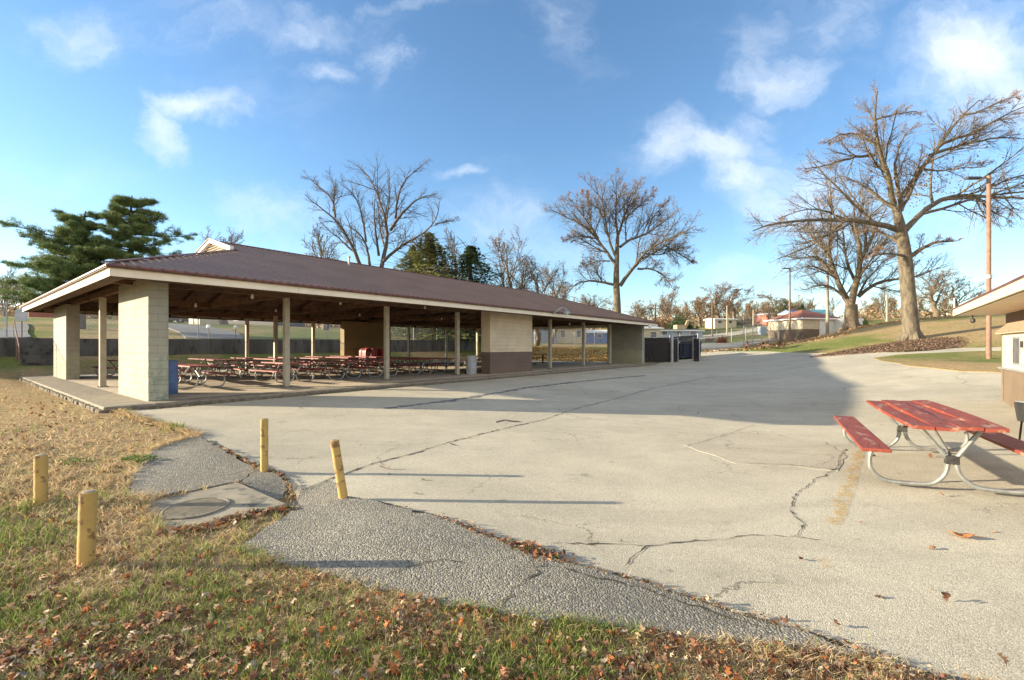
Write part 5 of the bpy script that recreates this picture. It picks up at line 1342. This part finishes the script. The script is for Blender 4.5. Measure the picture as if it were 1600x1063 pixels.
# ------------------------------------------------------------------ grass and fallen leaves
PAVED=[np.array(p) for p in (LOT,APRON,PATCH2,PATCH3,PATCH4)]+[np.array([p[:2] for p in pc]),np.array([TS(-1.1,-.8),TS(32.4,-.8),TS(32.4,16.5),TS(-1.1,16.5)]),np.array(DRV),np.array(DRV2),np.array(ROAD),np.array(ROAD2)]
def on_grass(x,y,verge=True):
    m=np.zeros(x.shape,bool)
    for p in PAVED: m|=inpoly(x,y,p)
    if verge: m&=~inpoly(x,y,np.array(VERGE))
    return ~m
def vnoise(x,y,s,seed=0):
    r=np.random.default_rng(seed); out=np.zeros_like(x); 
    for i in range(7):
        a=r.uniform(0,6.28); k=s*(.6+1.5*r.random()); ph=r.uniform(0,6.28); out+=np.sin(k*(x*np.cos(a)+y*np.sin(a))+ph+1.3*np.sin(k*.7*(y*np.cos(a)-x*np.sin(a))+ph*2))
    return out/7
def scatter(n,px0,px1,py0,py1,pw=1.):
    """random ground points, denser towards the viewer: uniform in viewing angle"""
    px=rng.uniform(px0,px1,n); py=py0+(py1-py0)*rng.random(n)**pw
    d=F*1.68/(py-HY)
    for _ in range(4):
        x=(px-CX)/F*d; z=H(x,d); d=np.clip(.5*d+.5*F*(EYE-z)/(py-HY),.6,60)
    x=(px-CX)/F*d; return x,d
def green_amount(x,y):
    g=vnoise(x,y,1.6,1)*1.3+vnoise(x,y,5.,2)*.8
    near=1-sstep(2.6,4.2,y+.25*np.abs(x+1.2)); left=sstep(-3.0,-4.2,x)*(1-sstep(4.6,5.8,y))
    return np.clip(.08+.6*g+.46*near*(1-sstep(.2,1.4,x))+.28*left-.35*sstep(4.,6,y),0.02,.92)
xs,ys=scatter(240000,-350,1950,600,1300,.85)
k=on_grass(xs+.045*rng.normal(size=len(xs)),ys+.045*rng.normal(size=len(xs)),False)&(ys<22); xs,ys=xs[k],ys[k]
ve=inpoly(xs,ys,np.array(VERGE)); 
# tufts: pull blades into clumps
cl=.09; xs=xs+.5*(np.round(xs/cl)*cl+.03*np.sin(xs*40)-xs)*(rng.random(len(xs))<.6)
k=rng.random(len(xs))<np.clip(.75+.9*vnoise(xs,ys,9.,41)+.5*vnoise(xs,ys,23.,42),.12,1); xs,ys,ve=xs[k],ys[k],ve[k]
nb_=len(xs)
# longer tufts standing out of the mat
tx,ty=scatter(9000,-350,1950,680,1350,.9); k=on_grass(tx,ty)&(ty<7); tx,ty=tx[k],ty[k]
for pl_,m_ in (([(178,643),(215,655),(262,667),(308,682)],260),([(208,742),(225,712),(262,694),(310,684)],90),([(375,862),(450,888),(520,905),(600,925),(700,950),(820,972),(950,985),(1100,1005),(1250,1018),(1380,1036)],420),([(218,779),(252,836),(330,828)],70)):
    q_=np.array(densify([tuple(G(*p)[:2]) for p in pl_],.04,0,closed=False)); i_=rng.integers(0,len(q_),m_); tx=np.concatenate([tx,q_[i_,0]+rng.normal(size=m_)*.025]); ty=np.concatenate([ty,q_[i_,1]+rng.normal(size=m_)*.025-.015])
K_=12
tx=np.repeat(tx,K_)+rng.normal(size=len(tx)*K_)*.016; ty=np.repeat(ty,K_)+rng.normal(size=len(ty)*K_)*.016
xs=np.concatenate([xs,tx]); ys=np.concatenate([ys,ty]); ve=np.concatenate([ve,np.zeros(len(tx),bool)]); tuft=np.arange(len(xs))>=nb_
n=len(xs); zs=H(xs,ys)+np.where(ve,.045+.0011*ys,0)
gr=rng.random(n)<green_amount(xs,ys)
dist=np.sqrt(xs**2+ys**2); sc_=np.clip(dist/4.5,.75,2.6)
hgt=np.where(gr,.034+.06*rng.random(n)**1.5,.018+.045*rng.random(n)**1.3)*np.clip(sc_,.8,1.5)*(1+.35*vnoise(xs,ys,3,5))*np.where(tuft,1.3,1.)
wd=(.0022+.0022*rng.random(n))*sc_
a=rng.uniform(0,6.283,n); lean=np.where(gr,.25+.5*rng.random(n),.6+1.3*rng.random(n))*hgt; b_=rng.uniform(0,6.283,n)
base=np.stack([xs,ys,zs-.004],-1); w=np.stack([np.cos(a),np.sin(a),np.zeros(n)],-1)*wd[:,None]
ld=np.stack([np.cos(b_)*lean,np.sin(b_)*lean,np.zeros(n)],-1); up=np.stack([np.zeros(n),np.zeros(n),hgt],-1)
v=np.stack([base-w,base+w,base+w*.7+ld*.35+up*.6,base-w*.7+ld*.35+up*.6,base+ld+up*.97],1).reshape(-1,3)
i=np.arange(n)[:,None]*5
tri=np.concatenate([i+[0,1,2],i+[0,2,3],i+[3,2,4]])
gc=np.array([(.19,.26,.05),(.24,.30,.07),(.14,.20,.04),(.30,.31,.11)])[rng.integers(0,4,n)]
tc=np.array([(.54,.41,.235),(.62,.49,.29),(.44,.32,.17),(.58,.42,.24)])[rng.integers(0,4,n)]
c=np.where(gr[:,None],gc,tc)*(.75+.5*rng.random((n,1)))
struct(np_mesh('grass',v,tri,M['grassv'],col=np.repeat(c,5,0)),'stuff')
print('blades',n)
# fallen leaves: lobed, curled
prof=np.array([(0,-.5),(.10,-.36),(.26,-.34),(.14,-.18),(.36,-.02),(.16,.06),(.26,.28),(.09,.26),(0,.52)])
poly=np.concatenate([prof,np.stack([-prof[1:-1,0],prof[1:-1,1]],-1)[::-1]])   # 16 points
NP=len(poly)
def leaves(n,px0,px1,py0,py1,pw,dens,size,pal,name,zoff=.01,keep=None,every=True,parent=None):
    x,y=scatter(n,px0,px1,py0,py1,pw)
    k=rng.random(n)<dens(x,y); 
    if keep is not None: k&=keep(x,y)
    x,y=x[k],y[k]; n=len(x); onlot=inpoly(x,y,np.array(LOT))|inpoly(x,y,np.array(APRON))
    z=H(x,y)+zoff+.02*rng.random(n)
    if onlot.any(): z[onlot]=np.array([ztop(a_,b_) for a_,b_ in zip(x[onlot],y[onlot])])+.002
    d=np.sqrt(x*x+y*y); s=size*(.55+.75*rng.random(n))*np.clip(d/9,1,1.7)
    curl=rng.uniform(-.6,3.4,n); fold=rng.uniform(.2,2.4,n); w=rng.uniform(.7,1.1,n)
    px=poly[None,:,0]*w[:,None]; py=np.tile(poly[None,:,1],(n,1)); pz=fold[:,None]*np.abs(px)*.9+curl[:,None]*py**2*.8
    pz=pz+.08*np.sin(py*9+x[:,None]*50)
    Pp=np.stack([px,py,pz],-1)*s[:,None,None]
    # tilt and spin
    th=rng.uniform(0,6.283,n); ti=rng.normal(size=n)*.45; 
    ct,st=np.cos(ti)[:,None],np.sin(ti)[:,None]
    yy=Pp[...,1]*ct-Pp[...,2]*st; zz=Pp[...,1]*st+Pp[...,2]*ct; xx=Pp[...,0]
    flip=rng.random(n)<.4; zz=np.where(flip[:,None],-zz+.3*s[:,None],zz)
    zz=zz-zz.min(1,keepdims=True)
    c_,s_=np.cos(th)[:,None],np.sin(th)[:,None]
    V=np.stack([xx*c_-yy*s_+x[:,None],xx*s_+yy*c_+y[:,None],zz+z[:,None]],-1).reshape(-1,3)
    # strip of quads across the midrib
    q=[]
    idxR=list(range(0,9)); idxL=[0]+list(range(NP-1,8,-1))+[8]
    idxL=[0]+[NP-j for j in range(1,8)]+[8]
    for j in range(8):
        a0,a1=idxR[j],idxR[j+1]; b0,b1=idxL[j],idxL[j+1]
        q.append((a0,a1,b1,b0))
    q=np.array(q); Fc=(np.arange(n)[:,None,None]*NP+q[None]).reshape(-1,4)
    # degenerate end quads -> fine as triangles with repeated vertex removed
    tri=np.concatenate([Fc[:,[0,1,2]],Fc[:,[0,2,3]]]); ok=(tri[:,0]!=tri[:,1])&(tri[:,1]!=tri[:,2])&(tri[:,0]!=tri[:,2]); tri=tri[ok]
    col=np.array(pal)[rng.integers(0,len(pal),n)]*(.7+.6*rng.random((n,1)))
    o=np_mesh(name,V,tri,M['leafv'],col=np.repeat(col,NP,0)); struct(o,'stuff'); print(name,n); return o
pal=[(.30,.13,.06),(.22,.10,.055),(.36,.20,.11),(.44,.30,.18),(.18,.09,.06),(.42,.15,.05),(.52,.42,.30),(.26,.15,.09)]
def dens(x,y):
    g=.33+.45*vnoise(x,y,1.9,8)+.3*vnoise(x,y,6.,9)
    near=(1-sstep(2.4,4.,y))*.6*(1-sstep(.6,2.2,x)*.55)
    slabc=np.exp(-((x+10.3)**2+(y-10.)**2)/5.)*1.2
    edge=np.exp(-((x+4.6)**2+(y-5.2)**2)/3.)*.25+.34*sstep(4.,6.,y)*sstep(-.5,.5,vnoise(x,y,1.1,55))
    dr=sstep(.0,.45,vnoise(x,y,4.2,12)+.5*vnoise(x,y,11.,13))
    return np.clip((g*.6+near*1.3+slabc*1.5+edge-.05)*.9*(.45+dr),.03,1)
leaves(30000,-350,1800,590,1300,.85,dens,.052,pal,'fallen_leaves',keep=lambda x,y:on_grass(x,y))
leaves(70,300,1700,575,1040,.8,lambda x,y:np.full(x.shape,.5),.06,pal[:4],'scattered_leaves',zoff=.0,keep=lambda x,y:inpoly(x,y,np.array(LOT))&~inpoly(x,y,np.array([TS(-1.1,-.8),TS(32.4,-.8),TS(32.4,16.5),TS(-1.1,16.5)])))
# leaves blown against the seam between apron and lot, and along the pavilion edge
def seam_leaves(pxl,n,w,size,name,g0=None):
    P_=np.array(densify([tuple(G(*p)[:2]) for p in pxl],.05,0,closed=False)); i=rng.integers(0,len(P_),n); x=P_[i,0]+rng.normal(size=n)*w; y=P_[i,1]+rng.normal(size=n)*w*.6
    z=H(x,y)+.03+.0012*y; s=size*(.5+rng.random(n)); 
    d=norm(rng.normal(size=(n,3))*[1,1,.35]); e=norm(np.cross(d,rng.normal(size=(n,3))*[.4,.4,1])); c=np.stack([x,y,z+s*.2],-1); s=s[:,None]
    V=np.stack([c-d*s,c+e*s*.5,c+d*s,c-e*s*.5],1).reshape(-1,3); col=np.array(pal+[(.13,.15,.05)])[rng.integers(0,len(pal)+1,n)]*(.6+.5*rng.random((n,1)))
    o=np_mesh(name,V,np.arange(4*n).reshape(n,4),M['leafv'],col=np.repeat(col,4,0)); struct(o,'stuff')
seam_leaves([(690,812),(760,840),(830,862),(880,884)],260,.04,.018,'seam_litter')
seam_leaves([(880,884),(1000,914),(1200,974),(1400,1038)],160,.02,.014,'seam_litter')
seam_leaves([(812,856),(835,866),(862,876)],160,.06,.03,'seam_litter')
seam_leaves([(178,643),(215,655),(262,667),(308,682)],220,.05,.03,'edge_litter')
seam_leaves([(345,703),(398,731),(440,745),(455,768)],160,.03,.025,'seam_litter')
seam_leaves([(170,640),(300,628),(500,612),(700,596),(830,585)],900,.12,.03,'edge_litter')
seam_leaves([(262,838),(330,826),(400,806),(448,800)],240,.05,.035,'edge_litter')
# leaf bed round the oak
n=34000; a=rng.uniform(0,6.28,n); r=np.sqrt(rng.random(n)); ob=W(1405,541,32.8)
x=ob[0]-.5+r*np.cos(a)*4.6*(1+.15*np.sin(3*a)+.12*rng.normal(size=n)); y=ob[1]+r*np.sin(a)*2.7; hh=.28*(1-r**2)*(1+.5*vnoise(x,y,2.5,31)); z=H(x,y)+.02+np.maximum(hh,0)*rng.random(n)
d=norm(rng.normal(size=(n,3))*[1,1,.6]); e=norm(np.cross(d,rng.normal(size=(n,3)))); c=np.stack([x,y,z],-1); s=(.055*(.5+rng.random(n)))[:,None]
V=np.stack([c-d*s,c+e*s*.45,c+d*s,c-e*s*.45],1).reshape(-1,3); col=np.array([(.155,.10,.07),(.115,.075,.05),(.20,.135,.09),(.09,.055,.04),(.32,.21,.14)])[rng.integers(0,5,n)]
struct(np_mesh('leaf_bed',V,np.arange(4*n).reshape(n,4),M['leafv'],col=np.repeat(col,4,0)),'stuff')
# yellow leaf bank seen through the far bays, and leaves on the mound
def bank(name,px0,px1,d0,d1,n,size,pal_):
    px=rng.uniform(px0,px1,n); d=rng.uniform(d0,d1,n); x=(px-CX)/F*d; z=H(x,d)+.03+.08*rng.random(n); k=vnoise(x,d,.5,77)+.25*rng.normal(size=n)>-.15; x,d,z=x[k],d[k],z[k]; m=len(x)
    dd=norm(rng.normal(size=(m,3))*[1,1,.5]); e=norm(np.cross(dd,rng.normal(size=(m,3)))); c=np.stack([x,d,z],-1); s=(size*(.5+rng.random(m)))[:,None]
    V=np.stack([c-dd*s,c+e*s*.5,c+dd*s,c-e*s*.5],1).reshape(-1,3); col=np.array(pal_)[rng.integers(0,len(pal_),m)]
    struct(np_mesh(name,V,np.arange(4*m).reshape(m,4),M['leafv'],col=np.repeat(col,4,0)),'stuff')
bank('leafy_bank',820,965,43,60,9000,.13,[(.50,.34,.11),(.42,.25,.08),(.36,.20,.08),(.55,.42,.18)])
bank('mound_leaves',1330,1590,48,60,8000,.13,[(.42,.26,.13),(.36,.2,.1),(.5,.34,.18),(.3,.16,.08)])
bank('verge_leaves',1090,1330,44,58,3500,.10,[(.42,.26,.13),(.36,.2,.1),(.5,.34,.18)])
# green clump at the corner of the old asphalt
def weed(px,py,r,n,label):
    g=G(px,py); rt=thing('weed_clump',label,'weed',(g[0],g[1],g[2]+.03)); T=Tree()
    k=4; a=rng.uniform(0,6.28,n); rad=r*np.sqrt(rng.random(n)); b=np.stack([np.cos(a)*rad*1.6,np.sin(a)*rad,np.zeros(n)],-1)
    m=n*8; c=b[rng.integers(0,n,m)]+rng.normal(size=(m,3))*[.03,.03,.02]+[0,0,.035]; T.V.append(np.zeros((0,3))); T.F.append(np.zeros((0,4),int))
    c[:,2]=np.abs(c[:,2]); T.quads(c,np.full(m,.016),np.array([(.10,.18,.03),(.14,.23,.05),(.07,.13,.025)])[rng.integers(0,3,m)],.6)
    o=np_mesh('foliage',np.concatenate(T.LV),np.concatenate(T.LF),M['leafv'],rt,col=np.concatenate(T.LC))
weed(217,724,.13,40,'bright green weed clump at the corner of the cracked old asphalt'); weed(128,727,.12,14,'thin green weed patch in the dead grass by the left bollards')
# single orange leaf on the lot
g=G(1502,842); lf=thing('fallen_leaf','single curled orange leaf lying on the asphalt in front of the red picnic table','leaf',(g[0],g[1],ztop(g[0],g[1])+.002),R(60))
vs=[];fs=[];n=9
for j in range(n):
    u=j/(n-1); w_=.055*math.sin(math.pi*min(1,u*1.02+.02))**.7*(1-.3*u); y=(u-.5)*.17; z=.014+.05*(u-.5)**2*3.5
    for i,t in enumerate((-1,-.5,0,.5,1)): vs.append((t*w_,y,z*.6+abs(t)*.014+.004*math.sin(j*2+i)))
for j in range(n-1):
    for i in range(4): fs.append((j*5+i,j*5+i+1,(j+1)*5+i+1,(j+1)*5+i))
b=MB(); b.add(vs,fs); lo=b.build('blade',M['orangeleaf'],lf,smooth=True); s_=lo.modifiers.new('t','SOLIDIFY'); s_.thickness=.002
b=MB(); b.tube([(0,-.08,.03),(.01,-.14,.035)],.003,5); b.build('stem',M['orangeleaf'],lf)

# ------------------------------------------------------------------ camera, sun, sky
cam=bpy.data.cameras.new('camera'); co=bpy.data.objects.new('camera',cam); COL.objects.link(co); co.location=(0,0,EYE); co.rotation_euler=(R(90),0,0)
cam.sensor_width=36; cam.lens=F/1600*36; cam.shift_y=(HY-531.5)/1600; cam.clip_end=2000; cam.clip_start=.05; sc.camera=co
EL=12.6; AZ=270
sl=bpy.data.lights.new('sun','SUN'); sl.energy=5.; sl.angle=R(.5); sl.color=(1.,.87,.64); so=bpy.data.objects.new('sun',sl); COL.objects.link(so); so.rotation_euler=(0,R(-(90-EL)),0)
w=bpy.data.worlds.new('World'); sc.world=w; w.use_nodes=True; nt=w.node_tree; nt.nodes.clear(); b=NB(nt)
out=nt.nodes.new('ShaderNodeOutputWorld'); bg=nt.nodes.new('ShaderNodeBackground'); nt.links.new(bg.outputs[0],out.inputs[0])
sky=nt.nodes.new('ShaderNodeTexSky'); sky.sky_type='NISHITA'; sky.sun_disc=False; sky.sun_elevation=R(EL); sky.sun_rotation=R(AZ); sky.altitude=100; sky.air_density=1.; sky.dust_density=.15; sky.ozone_density=2.6
SKY=.108
d=b.coord('Generated'); x,y,z=b.sep(d)
ym=b.math('MAXIMUM',y,.08); u=b.math('DIVIDE',x,ym); v=b.math('DIVIDE',z,ym)
uv=b.comb(u,v,0.)
wn=nt.nodes.new('ShaderNodeTexNoise'); b.put(wn.inputs['Vector'],uv); wn.inputs['Scale'].default_value=3.2; wn.inputs['Detail'].default_value=6; wn.inputs['Roughness'].default_value=.62
warp=b.vmath('MULTIPLY',b.vmath('SUBTRACT',wn.outputs['Color'],(.5,.5,.5)),(.34,.26,0))
uvw=b.vmath('ADD',uv,warp)
n1=b.noise(b.vmath('MULTIPLY',uvw,(1,1.5,1)),7.,9,.62)
CL=[(330,172,62,24,1.),(270,215,28,45,.9),(250,250,20,30,.55),(130,45,110,40,.5),(420,35,160,32,.5),(510,105,40,22,.5),(600,85,30,40,.45),(1225,112,70,34,.85),(1190,75,40,60,.45),(1290,50,60,30,.5),(880,42,40,55,.42),
    (1100,232,95,34,.8),(1030,228,40,45,.75),(1155,280,60,34,.8),(1520,105,85,62,1.15),(1580,160,60,60,.9),(1440,150,60,40,.55),(1235,310,80,55,.75),(1360,330,110,50,.45),(1180,190,60,24,.5),
    (780,345,70,36,.55),(850,385,70,30,.45),(435,330,75,34,.55),(725,280,30,13,.55),(1150,430,60,20,.5),(1540,330,90,70,.4),(650,8,90,14,.4),(1330,12,80,20,.4),(40,200,60,30,.2),(480,245,40,20,.25),(500,375,120,40,.35),(950,130,30,12,.15)]
tot=None
for cx,cy,rx,ry,am in CL:
    c=((cx-CX)/F,-(cy-HY)/F,0); s=(F/(rx*1.45),F/(ry*1.45),0)
    dv=b.vmath('MULTIPLY',b.vmath('SUBTRACT',uvw,c),s); ln=nt.nodes.new('ShaderNodeVectorMath'); ln.operation='LENGTH'; b.put(ln.inputs[0],dv)
    f=b.ramp(ln.outputs['Value'],0.,1.6,am,0.)
    tot=f if tot is None else b.math('MAXIMUM',tot,f)
cm=b.math('MULTIPLY',b.ramp(b.math('ADD',b.math('MULTIPLY',tot,.62),b.math('MULTIPLY',n1,.75)),.42,1.25,0.,1.),b.ramp(tot,.02,.35))
gen=b.math('MULTIPLY',b.ramp(b.noise(b.vmath('MULTIPLY',uvw,(1,2.,1)),2.3,7,.6),.5,.9),.28)
cm=b.math('MAXIMUM',cm,b.math('MULTIPLY',gen,b.ramp(y,.0,.3)))
skc=sky.outputs[0]
hsv=nt.nodes.new('ShaderNodeHueSaturation'); hsv.inputs['Saturation'].default_value=1.06; b.put(hsv.inputs['Color'],skc)
col=b.mix(b.math('MULTIPLY',cm,.85),hsv.outputs[0],(3.9,4.15,4.5))
# bright broken cloud added behind the viewer, out of view, as neutral fill light
dn=b.noise(b.vmath('MULTIPLY',d,(1,1,2.2)),3.,6,.6)
bc=b.math('MULTIPLY',b.ramp(dn,.36,.60),b.ramp(y,-.25,.0,1.,0.))
col=b.mix(b.math('MULTIPLY',bc,.85),col,(6.9,6.2,5.2))
b.put(bg.inputs['Color'],col); bg.inputs['Strength'].default_value=SKY
sc.view_settings.view_transform='Standard'; sc.view_settings.look='None'; sc.view_settings.gamma=1.; sc.view_settings.exposure=1.5
sc.cycles.max_bounces=6; sc.cycles.diffuse_bounces=4; sc.cycles.transparent_max_bounces=12
sc.cycles.use_denoising=True
